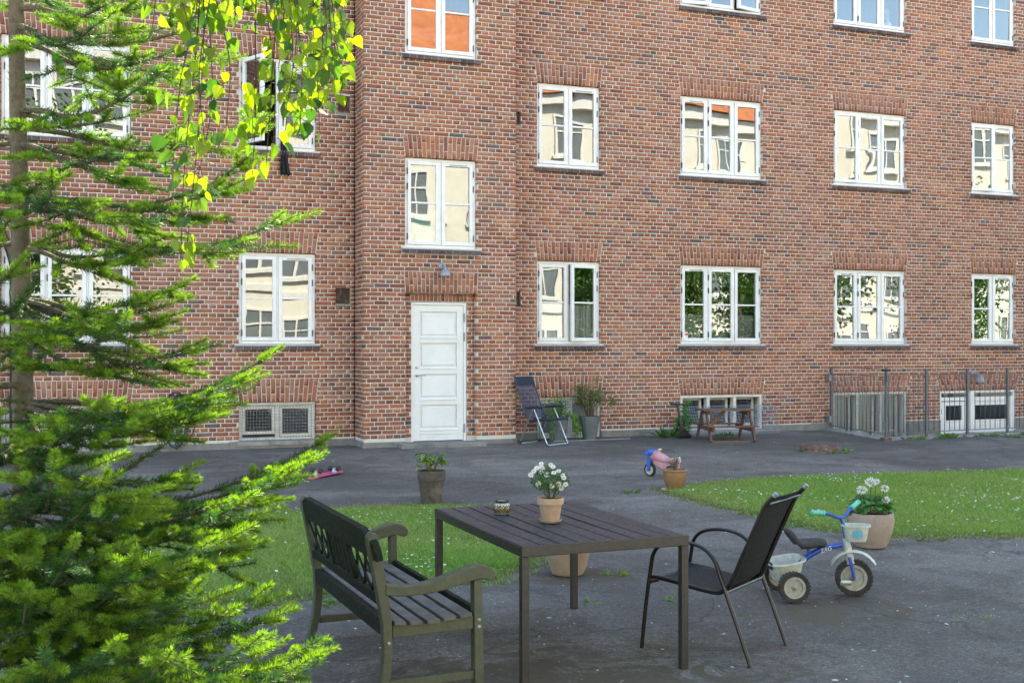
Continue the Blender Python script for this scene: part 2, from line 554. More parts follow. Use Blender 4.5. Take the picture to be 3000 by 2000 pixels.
P = 0.06589
Z0 = 1.78
zc = lambda k: Z0 + k * P

WIN = []      # x0, x1, z0, z1, plane, columns, open sashes {column: degrees}
cols_ = [(-0.785, 0.936, 3), (2.492, 3.65, 2), (7.362, 8.52, 2), (10.082, 11.76, 3), (13.318, 14.99, 3), (16.578, 17.70, 2), (19.35, 20.5, 2)]
OPEN = {(1, 1): {0: 64}, (2, 0): {1: 9}, (5, 1): {0: 9}, (4, 1): {0: 6}, (3, 0): {1: 3}, (3, 2): {2: 12, 0: 9}}
for ci, (x0, x1, n) in enumerate(cols_):
    for fl, zz in enumerate((Z0, zc(45), zc(90))):
        WIN.append((x0, x1, zz, zz + 21 * P, D, n, OPEN.get((ci, fl), {}), (ci, fl)))
for fl, zz in ((0, 3.271), (1, 6.265)):
    WIN.append((4.925, 6.088, zz, zz + 21 * P, PR, 2, {}, (9, fl)))
BASE = [(-0.785, 0.936, 0.30, 0.888, 3), (2.492, 3.65, 0.304, 0.888, 2), (7.362, 8.53, 0.19, 0.885, 2), (10.08, 11.765, 0.25, 0.88, 3),
        (13.314, 15.0, -0.62, 0.875, 3), (15.806, 17.69, -1.15, 0.872, 0)]
VENT = [(3.965, 4.195, 2.40, 2.655), (4.0, 4.195, 5.375, 5.64), (6.985, 7.065, 2.39, 2.65), (6.985, 7.065, 5.375, 5.62)]
DOOR = (4.928, 6.093, 0.25, 2.57)

SILLS = [(w[0] - 0.08, w[1] + 0.08, w[2]) for w in WIN]
BR = []       # every brick: (eight corners, colour, size score)
PAL = [((0.322, 0.124, 0.073), .48), ((0.375, 0.158, 0.086), .21), ((0.350, 0.170, 0.118), .17), ((0.245, 0.095, 0.066), .10), ((0.165, 0.102, 0.092), .033), ((0.105, 0.088, 0.088), .007)]
PC = np.array([p[0] for p in PAL]); PW = np.array([p[1] for p in PAL])
def brick_col(z, dark=0.0):
    w = PW.copy()
    if z < 0.75: w = w * np.array([0.8, 0.6, 0.6, 2.0, 2.6, 1.5])
    if dark: w = w * np.array([1 - dark, 1 - dark, 1 - dark, 1, 1 + 6 * dark, 1 + 6 * dark])
    w /= w.sum()
    c = PC[rng.choice(6, p=w)] * rng.uniform(0.82, 1.2)
    return tuple(np.clip(c * rng.uniform(0.94, 1.06, 3), 0.02, 0.6))

def emit(O, U, Nn, q, depth=0.125, c=None, dark=0.0, face=0.0):
    """a brick from its face outline q = four (u, z) corners on the plane O + u U, standing out along Nn."""
    prox = face + rng.uniform(-0.0015, 0.002)
    j = rng.uniform(-0.0016, 0.0016, (4, 2))
    f = [O + U * (q[i][0] + j[i][0]) + Vector((0, 0, q[i][1] + j[i][1])) + Nn * prox for i in range(4)]
    b = [p - Nn * depth for p in f]
    zc_ = (q[0][1] + q[2][1]) / 2
    BR.append((f + b, c or brick_col(zc_, dark)))

def field(O, U, Nn, u0, u1, z0, z1, holes, depth=0.125, dark_rows=(), phase=0.0, skip_edge=0.02):
    k0 = int(math.floor((z0 - Z0) / P)); k1 = int(math.ceil((z1 - Z0) / P))
    for k in range(k0, k1):
        za, zb = zc(k) + 0.0060, zc(k + 1) - 0.0060
        if za < z0 - 0.004 or zb > z1 + 0.004: continue
        zm = (za + zb) / 2
        free = [(u0, u1)]
        for h in holes:
            r = h(zm)
            if r is None: continue
            nf = []
            for (a, b) in free:
                if r[1] <= a or r[0] >= b: nf.append((a, b)); continue
                if r[0] > a: nf.append((a, r[0]))
                if r[1] < b: nf.append((r[1], b))
            free = nf
        head = (k % 2 == 0)
        pitch = 0.12 if head else 0.24
        off = (0.0 if head else (0.06 + 0.12 * ((k // 2) % 2))) + phase
        for (a, b) in free:
            n0 = int(math.floor((a - off) / pitch)) - 1
            n1 = int(math.ceil((b - off) / pitch)) + 1
            cuts = [off + i * pitch for i in range(n0, n1 + 1)]
            for c0, c1 in zip(cuts[:-1], cuts[1:]):
                x0 = max(c0 + 0.0062 if c0 > a + 0.012 else a, a); x1 = min(c1 - 0.0062 if c1 < b - 0.012 else b, b)
                if x1 - x0 < skip_edge: continue
                s = rng.uniform(0, 0.003)
                d = 0.0
                if k in dark_rows and rng.random() < 0.7: d = 0.8
                xm_ = (x0 + x1) / 2
                for (wa, wb, wz) in SILLS:
                    if wa < xm_ < wb and 0.08 < wz - za < 0.30: d = max(d, 0.75 * (0.34 - (wz - za)) / 0.26)          # rain stains under the sills
                emit(O, U, Nn, [(x0 + s, za), (x1 - s, za), (x1 - s, zb), (x0 + s, zb)], depth, None, d)

def rect_hole(x0, x1, z0, z1):
    return lambda z: (x0, x1) if z0 < z < z1 else None
def trap_hole(x0, x1, z0, z1, f):
    def h(z):
        if not (z0 < z < z1): return None
        t = (z - z0) / (z1 - z0)
        return (x0 - 0.006 - f * t, x1 + 0.006 + f * t)
    return h
def arch_h(z1):
    return zc(math.ceil((z1 + 5 * P - Z0) / P - 0.35)) - z1
def lintel(O, U, Nn, x0, x1, z0, f=0.04, h=5 * P, up=0):
    h = arch_h(z0 - 0.004) - 0.004
    n = int(round((x1 - x0) / 0.0665))
    for i in range(n):
        a, b = i / n, (i + 1) / n
        def X(t, s): return (x0 + (x1 - x0) * t) * (1 - s) + (x0 - f + (x1 - x0 + 2 * f) * t) * s
        g = 0.0055
        long_up = (i + up) % 2 == 0
        sp = 0.335 if long_up else 0.665
        sp += rng.uniform(-0.015, 0.015)
        for (s0, s1) in ((0.0, sp), (sp, 1.0)):
            za = z0 + h * s0 + (g if s0 > 0 else 0.003); zb = z0 + h * s1 - g
            s0e = (za - z0) / h; s1e = (zb - z0) / h
            emit(O, U, Nn, [(X(a, s0e) + g, za), (X(b, s0e) - g, za), (X(b, s1e) - g, zb), (X(a, s1e) + g, zb)], 0.11, tuple(np.clip(PC[rng.choice(4, p=[.5, .2, .18, .12])] * rng.uniform(0.86, 1.12), 0.02, 0.6)))

O0 = Vector((0, D, 0)); O1 = Vector((0, PR, 0)); UX = Vector((1, 0, 0)); NF = Vector((0, -1, 0))
holesD, holesP = [], []
for (x0, x1, z0, z1, pl, n, op, key) in WIN:
    hs = holesD if pl == D else holesP
    hs.append(rect_hole(x0 - 0.006, x1 + 0.006, z0 - 0.02, z1 + 0.004))
    hs.append(rect_hole(x0 - 0.068, x1 + 0.068, z0 - 0.09, z0 - 0.005))
    hs.append(trap_hole(x0, x1, z1, z1 + arch_h(z1), 0.04))
    lintel(O0 if pl == D else O1, UX, NF, x0, x1, z1 + 0.004, 0.04, 5 * P, key[0])
for i, (x0, x1, z0, z1, n) in enumerate(BASE):
    fl = 0.05 if i < 4 else 0.11
    holesD.append(rect_hole(x0 - 0.006, x1 + 0.006, z0 - 0.5, z1 + 0.004))
    holesD.append(trap_hole(x0, x1, z1, z1 + arch_h(z1), fl))
    lintel(O0, UX, NF, x0, x1, z1 + 0.004, fl, 5 * P, i)
for (x0, x1, z0, z1) in VENT:
    holesD.append(rect_hole(x0, x1, z0, z1))
holesP.append(rect_hole(DOOR[0], DOOR[1], 0.0, DOOR[3] + 0.004))
holesP.append(trap_hole(DOOR[0], DOOR[1], DOOR[3], DOOR[3] + 5 * P, 0.02))
lintel(O1, UX, NF, DOOR[0], DOOR[1], DOOR[3] + 0.004, 0.02, 5 * P, 1)

ZB, ZT = zc(-22), zc(117)
field(O0, UX, NF, -3.0, 4.262, ZB, ZT, holesD, dark_rows=(28, 73))
field(O0, UX, NF, 6.764, 21.0, ZB, ZT, holesD, dark_rows=(28, 73))
field(O1, UX, NF, 4.271, 6.755, ZB, ZT, holesP, phase=0.051)
# the returns of the stairwell
field(Vector((4.271, 0, 0)), Vector((0, 1, 0)), Vector((-1, 0, 0)), PR + 0.127, D + 0.0, ZB, ZT, [], 0.1, phase=0.02)
field(Vector((6.755, 0, 0)), Vector((0, 1, 0)), Vector((1, 0, 0)), PR + 0.127, D + 0.0, ZB, ZT, [], 0.1, phase=0.02)
# the inner order of bricks round the door
O2 = Vector((0, PR + 0.115, 0))
field(O2, UX, NF, DOOR[0] + 0.002, DOOR[1] - 0.002, ZB, 2.44, [rect_hole(5.05, 5.966, 0, 2.45)], 0.1, phase=0.045)
for i in range(15):
    a = 5.045 + i * 0.0616
    emit(O2, UX, NF, [(a + 0.005, 2.447), (a + 0.0566, 2.447), (a + 0.0566, 2.562), (a + 0.005, 2.562)], 0.1)
for (a, b) in ((4.932, 5.04), (5.975, 6.09)):
    for za in (2.447, 2.509):
        emit(O2, UX, NF, [(a, za), (b, za), (b, za + 0.054), (a, za + 0.054)], 0.1)

# ---- which bricks show largest: those become parts of their own, the rest one part
F_, CX_, YH_ = 2626.4, 1176.0, 791.0
cs, sn = math.cos(R(YAW)), math.sin(R(YAW))
def screen(p):
    X = p[0] * cs - p[1] * sn; Y = p[0] * sn + p[1] * cs
    return CX_ + F_ * X / Y, YH_ - F_ * (p[2] - 1.77) / Y
score = []
for i, (vs, c) in enumerate(BR):
    a = screen(vs[0]); b = screen(vs[2])
    u, v = (a[0] + b[0]) / 2, (a[1] + b[1]) / 2
    s = abs(b[0] - a[0]) * abs(b[1] - a[1])
    hid = u < 320 or u > 2340 or v < 8 or v > 1035 or (u < 815 and v < 440) or (u < 650 and 800 < v < 950) or (u < 570 and v > 900) or (u < 460 and v < 700) or abs(vs[0].y - vs[1].y) > 0.01
    score.append(-1 if hid else s)
top = set(np.argsort(score)[::-1][:300].tolist())
FQ = [(0, 1, 2, 3), (1, 0, 4, 5), (2, 1, 5, 6), (3, 2, 6, 7), (0, 3, 7, 4)]
V, Fc, C = [], [], []
for i, (vs, c) in enumerate(BR):
    if i in top:
        me = bpy.data.meshes.new('brick')
        me.from_pydata([tuple(p) for p in vs], [], FQ)
        ca = me.color_attributes.new('col', 'FLOAT_COLOR', 'POINT')
        ca.data.foreach_set('color', list(c + (1.0,)) * 8)
        me.materials.append(MT['brick'])
        hpart(link('brick', me))
    else:
        b = len(V)
        V += [tuple(p) for p in vs]; C += [c] * 8
        Fc += [tuple(b + k for k in f) for f in FQ]
o = hpart(link('brickwork', npmesh('brickwork', V, Fc, MT['brick'], np.array(C))))
o['kind'] = 'stuff'

# ---- mortar bed behind the bricks, with the reveals of the openings
def panel(mb, y, x0, x1, z0, z1, holes):
    xs = sorted({x0, x1, *[h[0] for h in holes], *[h[1] for h in holes]})
    zs = sorted({z0, z1, *[h[2] for h in holes], *[h[3] for h in holes]})
    xs = [x for x in xs if x0 <= x <= x1]; zs = [z for z in zs if z0 <= z <= z1]
    for a, b in zip(xs[:-1], xs[1:]):
        for c, d in zip(zs[:-1], zs[1:]):
            mx, mz = (a + b) / 2, (c + d) / 2
            if any(h[0] < mx < h[1] and h[2] < mz < h[3] for h in holes): continue
            mb.add([(a, y, c), (b, y, c), (b, y, d), (a, y, d)], [(0, 1, 2, 3)])
    for (a, b, c, d) in holes:
        if b < x0 or a > x1: continue
        mb.add([(a, y, c), (b, y, c), (b, y, d), (a, y, d), (a, y + 0.3, c), (b, y + 0.3, c), (b, y + 0.3, d), (a, y + 0.3, d)],
               [(0, 4, 5, 1), (1, 5, 6, 2), (2, 6, 7, 3), (3, 7, 4, 0)])
hD = [(w[0] - 0.008, w[1] + 0.008, w[2] - 0.004, w[3] + 0.008) for w in WIN if w[4] == D] + [(b[0] - 0.008, b[1] + 0.008, b[2], b[3] + 0.008) for b in BASE] + [tuple(v) for v in VENT]
hP = [(w[0] - 0.008, w[1] + 0.008, w[2] - 0.004, w[3] + 0.008) for w in WIN if w[4] == PR]
wm = MB()
panel(wm, D + 0.0035, -3.0, 4.26, -1.2, ZT, [h for h in hD if h[1] < 4.27])
panel(wm, D + 0.0035, 6.76, 21.0, -1.2, ZT, [h for h in hD if h[0] > 6.7])
panel(wm, PR + 0.0035, 4.2745, 6.7515, -0.2, ZT, hP + [(DOOR[0] - 0.004, DOOR[1] + 0.004, 0.2, DOOR[3] + 0.004)])
panel(wm, PR + 0.1185, DOOR[0] - 0.003, DOOR[1] + 0.003, 0.2, DOOR[3] + 0.004, [(5.05, 5.966, 0.22, 2.437)])
wm.add([(4.2745, PR + 0.0035, -0.2), (4.2745, D + 0.01, -0.2), (4.2745, D + 0.01, ZT), (4.2745, PR + 0.0035, ZT)], [(3, 2, 1, 0)])
wm.add([(6.7515, PR + 0.0035, -0.2), (6.7515, D + 0.01, -0.2), (6.7515, D + 0.01, ZT), (6.7515, PR + 0.0035, ZT)], [(0, 1, 2, 3)])
hpart(wm.build('wall', MT['mortar']))

# ---- plinth, step, upper storeys, roof and the dark rooms behind the glass
def plinth_run(mb, x0, x1, y, top, holes=()):
    xs = np.linspace(x0, x1, max(2, int((x1 - x0) / 0.35)))
    for a, b in zip(xs[:-1], xs[1:]):
        m = (a + b) / 2
        if any(h[0] - 0.02 < m < h[1] + 0.02 for h in holes): continue
        t = top + random.uniform(-0.012, 0.01)
        mb.box(a, b, y - 0.022 - random.uniform(0, 0.008), y + 0.05, -0.3, t)
def plinth_run_obj(*a):
    m_ = MB(); plinth_run(m_, *a)
    hpart(m_.build('plinth', MT['plinth'], bevel=0.008))
for a_ in ((-3.0, 4.25, D, 0.30), (4.249, 4.93, PR, 0.285), (6.09, 6.777, PR, 0.285), (6.778, 7.36, D, 0.32), (8.535, 10.07, D, 0.315), (11.77, 13.30, D, 0.325), (15.005, 15.80, D, 0.32), (17.70, 21.0, D, 0.32)):
    plinth_run_obj(*a_)
for (xa, xb) in ((4.249, 4.30), (6.72, 6.777)):
    hpart(MB().box(xa, xb, PR + 0.03, D, -0.3, 0.29).build('plinth', MT['plinth'], bevel=0.008))
st = MB()
st.box(4.78, 5.50, PR - 0.30, PR + 0.19, 0.0, 0.258); st.box(5.505, 6.16, PR - 0.295, PR + 0.19, 0.0, 0.255)
hpart(st.build('door_step', MT['plinth'], bevel=0.012))
up = MB()
up.box(-14, 32, D + 0.002, D + 0.4, ZT + 0.003, 17.9)
up.box(4.271, 6.755, PR + 0.002, D + 0.1, ZT + 0.003, 17.7)
up.box(-14, -3.003, D + 0.002, D + 0.4, -0.3, ZT); up.box(21.003, 32, D + 0.002, D + 0.4, -0.3, ZT)
up.box(-14, 32, D + 9.7, D + 10, -0.3, 17.9); up.box(-14.3, -14.003, D + 0.003, D + 10, -0.3, 17.9); up.box(32.003, 32.3, D + 0.003, D + 10, -0.3, 17.9)
hpart(up.build('upper_wall', MT['far_brick']))
MT['tiles'] = simple('orange_roof_tiles', (0.50, 0.17, 0.06), (0.36, 0.11, 0.045), 3.0, 0.75, bump=0.3)
rf = MB()
rf.prism([(D - 0.35, 17.95), (D + 10.35, 17.95), (D + 5, 22.4)], -14.5, 32.5, 'x')
hpart(rf.build('roof', MT['tiles']))
ro = MB()
for zz in (-1.25, 0.98, 3.95, 6.92, 9.88):
    ro.box(-3, 21, D + 0.33, D + 4.2, zz - 0.2, zz)
for xx in (-3.0, 1.7, 4.3, 6.72, 9.2, 12.6, 15.4, 18.6, 21.0):
    ro.box(xx - 0.05, xx + 0.05, D + 0.33, D + 4.2, -1.25, 9.8)
ro.box(-3, 21, D + 4.2, D + 4.3, -1.25, 9.88)
hpart(ro.build('rooms', MT['interior']))

# ---- windows
HINGE = MB().box(-0.008, 0.008, -0.012, 0.004, -0.05, 0.05).mesh('hinge', MT['iron'])
def ring(mb, x0, x1, z0, z1, w, y0, y1):
    mb.box(x0, x0 + w, y0, y1, z0, z1); mb.box(x1 - w, x1, y0, y1, z0, z1)
    mb.box(x0 + w, x1 - w, y0, y1, z0, z0 + w); mb.box(x0 + w, x1 - w, y0, y1, z1 - w, z1)
def hwin(name, x, y, z):
    e = empty(name, (x - OFF.x, y - OFF.y, z), 0, house)
    return e
def pane_mesh(x0, x1, z0, z1):
    return MB().add([(x0, 0, z0), (x1, 0, z0), (x1, 0, z1), (x0, 0, z1)], [(0, 1, 2, 3)])
nwin = 0
for (x0, x1, z0, z1, pl_, n, op, key) in WIN:
    w = x1 - x0; h = z1 - z0
    y = pl_ + 0.042
    e = hwin('window', x0, y, z0)
    fr = MB()
    t = 0.043
    ring(fr, 0, w, 0, h, t, 0.012, 0.11)
    inner = w - 2 * t
    sw = (inner - (n - 1) * 0.03) / n
    for i in range(1, n):
        xa = t + i * sw + (i - 1) * 0.03
        fr.box(xa, xa + 0.03, 0.012, 0.11, t, h - t)
    fr.build('window_frame', MT['white_paint'], e, bevel=0.004)
    for i in range(n):
        xa = t + i * (sw + 0.03) + 0.002; xb = xa + sw - 0.004
        za, zb = t + 0.003, h - t - 0.003
        left = (i == 0) if n == 2 else (i in (0, 1))
        ang = op.get(i, 0)
        px = xa if left else xb
        sgn = 1 if left else -1
        L = xb - xa
        # sash in local coordinates from the hinge
        sm = MB()
        a0, a1 = (0, L) if left else (-L, 0)
        ring(sm, a0, a1, za, zb, 0.058, -0.004, 0.05)
        zm = za + (zb - za) * 0.502
        sm.box(a0 + 0.058, a1 - 0.058, 0.0, 0.045, zm - 0.014, zm + 0.014)
        rz = R(-ang) * sgn
        tx_, tz_ = (random.uniform(-0.9, 0.9), random.uniform(-1.6, 1.6))       # glass never sits quite true
        s = sm.build('sash', MT['white_paint'], e, bevel=0.004, loc=(px, 0, 0), rot=(0, 0, rz))
        for (ga, gb) in ((za + 0.058, zm - 0.014), (zm + 0.014, zb - 0.058)):
            p = pane_mesh(a0 + 0.058, a1 - 0.058, ga, gb).build('pane', MT['glass'], e, loc=(px, 0.022 if not ang else 0.022 * math.cos(rz), 0), rot=(R(tx_) * 0.6, 0, rz + R(tz_)))
        hx = px + (-0.002 if left else 0.002)
        for hz in (h * 0.12, h * 0.68, h * 0.85):
            link('hinge', HINGE, e, (hx, 0.002, hz))
    tv = MB().box(t + 0.3 * sw, t + 0.8 * sw, -0.016, 0.0, h - t - 0.045, h - t - 0.03) if n == 3 else MB().box(w - t - 0.75 * sw, w - t - 0.2 * sw, -0.016, 0.0, h - t - 0.045, h - t - 0.03)
    tv.build('vent_strip', MT['galvanised'], e)
    # sill of dark bricks, their sky-lit sloping top painted on an added sheet
    sl = hwin('window_sill', x0, pl_, z0)
    cap = MB().prism([(-0.062, -0.030), (0.08, -0.006), (0.08, -0.020), (-0.062, -0.040)][::-1], -0.064, w + 0.064, 'x')
    cap.build('sill_top_sheet', MT['sill_top'], sl)
    MB().box(-0.05, w + 0.05, -0.046, 0.01, -0.088, -0.041).build('sill_mortar', MT['mortar'], sl)
    nb = int(round((w + 0.12) / 0.112))
    for i in range(nb):
        a = -0.062 + (w + 0.124) * i / nb; b = -0.062 + (w + 0.124) * (i + 1) / nb
        bm_ = MB(); bm_.cc = tuple(np.array((0.105, 0.078, 0.082)) * random.uniform(0.7, 1.35))
        jj = random.uniform(-0.003, 0.003)
        bm_.box(a + 0.004, b - 0.006, -0.056 + jj, -0.03, -0.094, -0.041)
        bm_.build('sill_brick', MT['brick'], sl)
    nwin += 1

# ---- basement windows
def guard_mesh(w, h, pitch=0.045, wire=0.0042):
    g = MB()
    n = int(w / pitch); m = int(h / pitch)
    for i in range(n + 1):
        x = w * i / n; g.box(x - wire / 2, x + wire / 2, -0.002, 0.002, 0, h)
    for j in range(m + 1):
        z = h * j / m; g.box(0, w, -0.0055, -0.0022, z - wire / 2, z + wire / 2)
    r = 0.006
    g.tube([(0, 0, 0), (w, 0, 0), (w, 0, h), (0, 0, h), (0, 0, 0.001)], r, 6)
    return g
for i, (x0, x1, z0, z1, n) in enumerate(BASE[:5]):
    w, h = x1 - x0, z1 - z0
    back = 0.07 if i < 3 else 0.20
    e = hwin('basement_window', x0, D, z0)
    fr = MB()
    ring(fr, 0.0, w, 0, h, 0.05, 0.04 if i < 3 else 0.02, 0.12 if i < 3 else 0.09)
    iw = (w - 0.1 - (n - 1) * 0.06) / n
    for k in range(1, n):
        a = 0.05 + k * iw + (k - 1) * 0.06
        fr.box(a, a + 0.06, 0.05 if i < 3 else 0.022, 0.12, 0.05, h - 0.05)
    fr.build('window_frame', MT['old_white_paint'], e, bevel=0.004)
    for k in range(n):
        a = 0.05 + k * (iw + 0.06)
        sm = MB()
        zz0 = 0.055 if i != 1 or k else 0.10
        ring(sm, a + 0.006, a + iw - 0.006, zz0, h - 0.055, 0.045, back, back + 0.045)
        if i == 4: sm.box(a + 0.05, a + iw - 0.05, back, back + 0.04, h * 0.5 - 0.02, h * 0.5 + 0.02)
        sm.build('sash', MT['old_white_paint'], e, bevel=0.004)
        pane_mesh(a + 0.051, a + iw - 0.051, zz0 + 0.045, h - 0.1).build('pane', MT['glass_flat'], e, loc=(0, back + 0.02, 0))
        if i in (2, 4):
            MB().box(a + 0.06, a + iw - 0.06, back + 0.06, back + 0.07, 0.06, h - 0.08).build('blind', MT['curtain'] if i == 4 else MT['blind'], e)
    if i != 3:
        gy = -0.02 if i in (0, 1) else -0.03
        guard_mesh(w - 0.05, h - 0.05).build('wire_guard', MT['galvanised'], e, loc=(0.025, gy, 0.02))
    if i < 4:
        MB().prism([(-0.045, 0.0), (0.05, 0.018), (0.05, -0.06), (-0.045, -0.06)][::-1], -0.03, w + 0.03, 'x').build('window_ledge', MT['concrete'], e)

# ---- basement door and its side light behind the railing
e = hwin('basement_door', 15.806, D, -1.15)
W_, H_ = 1.884, 2.022
fr = MB()
ring(fr, 0, W_, 0.001, H_, 0.045, 0.02, 0.12)
fr.box(0.70, 0.84, 0.0, 0.12, 0.045, H_ - 0.045)
fr.box(0.045, 0.70, 0.02, 0.1, H_ - 0.20, H_ - 0.128); fr.box(0.84, W_ - 0.045, 0.02, 0.1, H_ - 0.21, H_ - 0.128)
fr.box(0.84, W_ - 0.045, 0.05, 0.1, 0.046, 0.9); fr.box(W_ - 0.13, W_ - 0.045, 0.03, 0.1, 0.9, H_ - 0.21)
fr.build('door_frame', MT['white_paint'], e, bevel=0.004)
for (a, b) in ((0.05, 0.695), (0.845, W_ - 0.135)):
    lf = MB()
    lo, hi = 0.9 if a > 0.5 else 0.05, H_ - 0.215
    pa, pb, pc, pd = a + 0.12, b - 0.12, H_ - 0.577, H_ - 0.292
    if a > 0.5: pa, pb = a + 0.05, b - 0.02
    lf.box(a, pa, 0.04, 0.085, lo, hi); lf.box(pb, b, 0.04, 0.085, lo, hi)
    lf.box(pa, pb, 0.04, 0.085, lo, pc); lf.box(pa, pb, 0.04, 0.085, pd, hi)
    lf.box(pa, pb, 0.028, 0.0395, pc - 0.10, pc - 0.085); lf.box(pa - 0.01, pb + 0.01, 0.025, 0.0395, pc - 0.02, pc - 0.002)
    lf.build('door_leaf', MT['white_paint'], e, bevel=0.003)
    pane_mesh(pa, pb, pc, pd).build('pane', MT['glass_flat'], e, loc=(0, 0.06, 0))
    pane_mesh(a, b, H_ - 0.128, H_ - 0.045).build('pane', MT['glass_flat'], e, loc=(0, 0.06, 0))
link('hinge', HINGE, e, (0.05, 0.035, 1.0)); link('hinge', HINGE, e, (0.05, 0.035, 1.62))

# ---- wall vents
for i, (x0, x1, z0, z1) in enumerate(VENT):
    e = hwin('wall_vent', x0, D, z0)
    w, h = x1 - x0, z1 - z0
    MB().box(-0.01, w + 0.01, 0.055, 0.06, -0.01, h + 0.01).build('vent_recess', MT['iron'], e)
    g = MB()
    n = max(4, int(w / 0.018)); m = int(h / 0.018)
    for k in range(n + 1): g.box(w * k / n - 0.002, w * k / n + 0.002, 0.012, 0.016, 0, h)
    for k in range(m + 1): g.box(0, w, 0.0163, 0.020, h * k / m - 0.002, h * k / m + 0.002)
    g.build('vent_grille', MT['rust'], e)
    MB().box(-0.01, w + 0.01, -0.012, 0.05, -0.03, -0.004).build('vent_ledge', MT['concrete'], e)

# ---- the house door
e = hwin('house_door', 5.055, PR, 0.262)
W_, H_ = 0.906, 2.168
fr = MB(); ring(fr, 0, W_, -0.05, H_, 0.042, 0.135, 0.22)
fr.build('door_frame', MT['door_paint'], e, bevel=0.004)
lf = MB()
lx0, lx1, lz0, lz1 = 0.046, W_ - 0.046, 0.006, H_ - 0.046
yb = 0.152
pz = [(1.63, 2.02), (1.15, 1.53), (0.665, 1.045), (0.19, 0.565)]
px0, px1 = lx0 + 0.105, lx1 - 0.105
lf.box(lx0, px0, yb, yb + 0.045, lz0, lz1); lf.box(px1, lx1, yb, yb + 0.045, lz0, lz1)
zz = [lz0] + [v for pr in sorted(pz) for v in pr] + [lz1]
for a, b in zip(zz[0::2], zz[1::2]): lf.box(px0, px1, yb + 0.001, yb + 0.045, a, b)
lf.box(px0, px1, yb - 0.010, yb - 0.001, 0.11, 0.122)
lf.build('door_leaf', MT['door_paint'], e, bevel=0.002)
for (a, b) in pz:
    pm_ = MB()
    pm_.box(px0, px1, yb + 0.030, yb + 0.042, a, b)
    pm_.box(px0 + 0.035, px1 - 0.035, yb + 0.012, yb + 0.0295, a + 0.035, b - 0.035)
    pm_.build('door_panel', MT['door_paint'], e, bevel=0.004)
    MB().prism([(yb - 0.014, a - 0.022), (yb + 0.02, a + 0.012), (yb + 0.02, a - 0.022)], px0 - 0.008, px1 + 0.008, 'x').build('panel_drip', MT['door_paint'], e)
for hz in (0.19, 1.63, 1.93):
    MB().tube([(lx1 + 0.012, 0.132, hz - 0.07), (lx1 + 0.012, 0.132, hz + 0.07)], 0.012, 8).build('hinge', MT['galvanised'], e, smooth=True)
hd = MB()
hd.lathe([(0.026, 0), (0.026, 0.008), (0.012, 0.012), (0.010, 0.05)], 14, M=Matrix.Translation((lx0 + 0.05, yb, 1.03)) @ Matrix.Rotation(R(90), 4, 'X'))
hd.tube([(lx0 + 0.05, yb - 0.05, 1.03), (lx0 + 0.09, yb - 0.053, 1.033), (lx0 + 0.17, yb - 0.05, 1.028)], 0.009, 8)
hd.build('door_handle', MT['chrome'], e, smooth=True)
lk = MB(); lk.lathe([(0.026, 0), (0.026, 0.010), (0.012, 0.014), (0.012, 0.018)], 14, M=Matrix.Translation((lx0 + 0.05, yb, 1.155)) @ Matrix.Rotation(R(90), 4, 'X'))
lk.build('door_lock', MT['chrome'], e, smooth=True)

# ---- things seen on the inside of the panes
cu = hwin('curtain', 7.40, D + 0.13, Z0)
for (a, b) in ((0.05, 0.50), (0.58, 1.06)):
    cm = MB(); pts = []
    nn = 40
    for i in range(nn + 1):
        x = a + (b - a) * i / nn
        pts.append((x, 0.03 * math.sin(i * 1.25) + 0.01 * math.sin(i * 2.9)))
    vs = [(x, y, 0.02) for x, y in pts] + [(x, y, 0.66) for x, y in pts]
    cm.add(vs, [(i, i + 1, nn + 2 + i, nn + 1 + i) for i in range(nn)])
    cm.build('curtain_panel', MT['curtain'], cu, smooth=True)
bl = hwin('roller_blind', 10.1, D + 0.16, Z0)
for k in range(3): MB().box(0.04 + k * 0.55, 0.50 + k * 0.55, 0, 0.006, 0.02, 0.52).build('blind_panel', MT['blind'], bl)
bl = hwin('roller_blind', 17.17, D + 0.16, Z0)
MB().box(0.0, 0.46, 0, 0.006, 0.02, 0.42).build('blind_panel', MT['blind'], bl)
bl = hwin('roller_blind', 14.46, D + 0.16, Z0)
MB().box(0.0, 0.46, 0, 0.006, 0.02, 0.60).build('blind_panel', MT['blind'], bl)

# small alarm sticker on the pane of the three-part window
stick = hwin('window_sticker', 10.19, D + 0.050, Z0 + 0.115)
MT['sticker_white'] = simple('sticker_white', (0.75, 0.75, 0.74), None, 5, 0.4)
MT['sticker_red'] = simple('sticker_red', (0.55, 0.03, 0.025), None, 5, 0.4)
MB().box(0, 0.065, 0.0, 0.002, 0, 0.095).build('sticker_sheet', MT['sticker_white'], stick)
MB().box(0.004, 0.061, -0.003, -0.0005, 0.035, 0.068).build('sticker_band', MT['sticker_red'], stick)

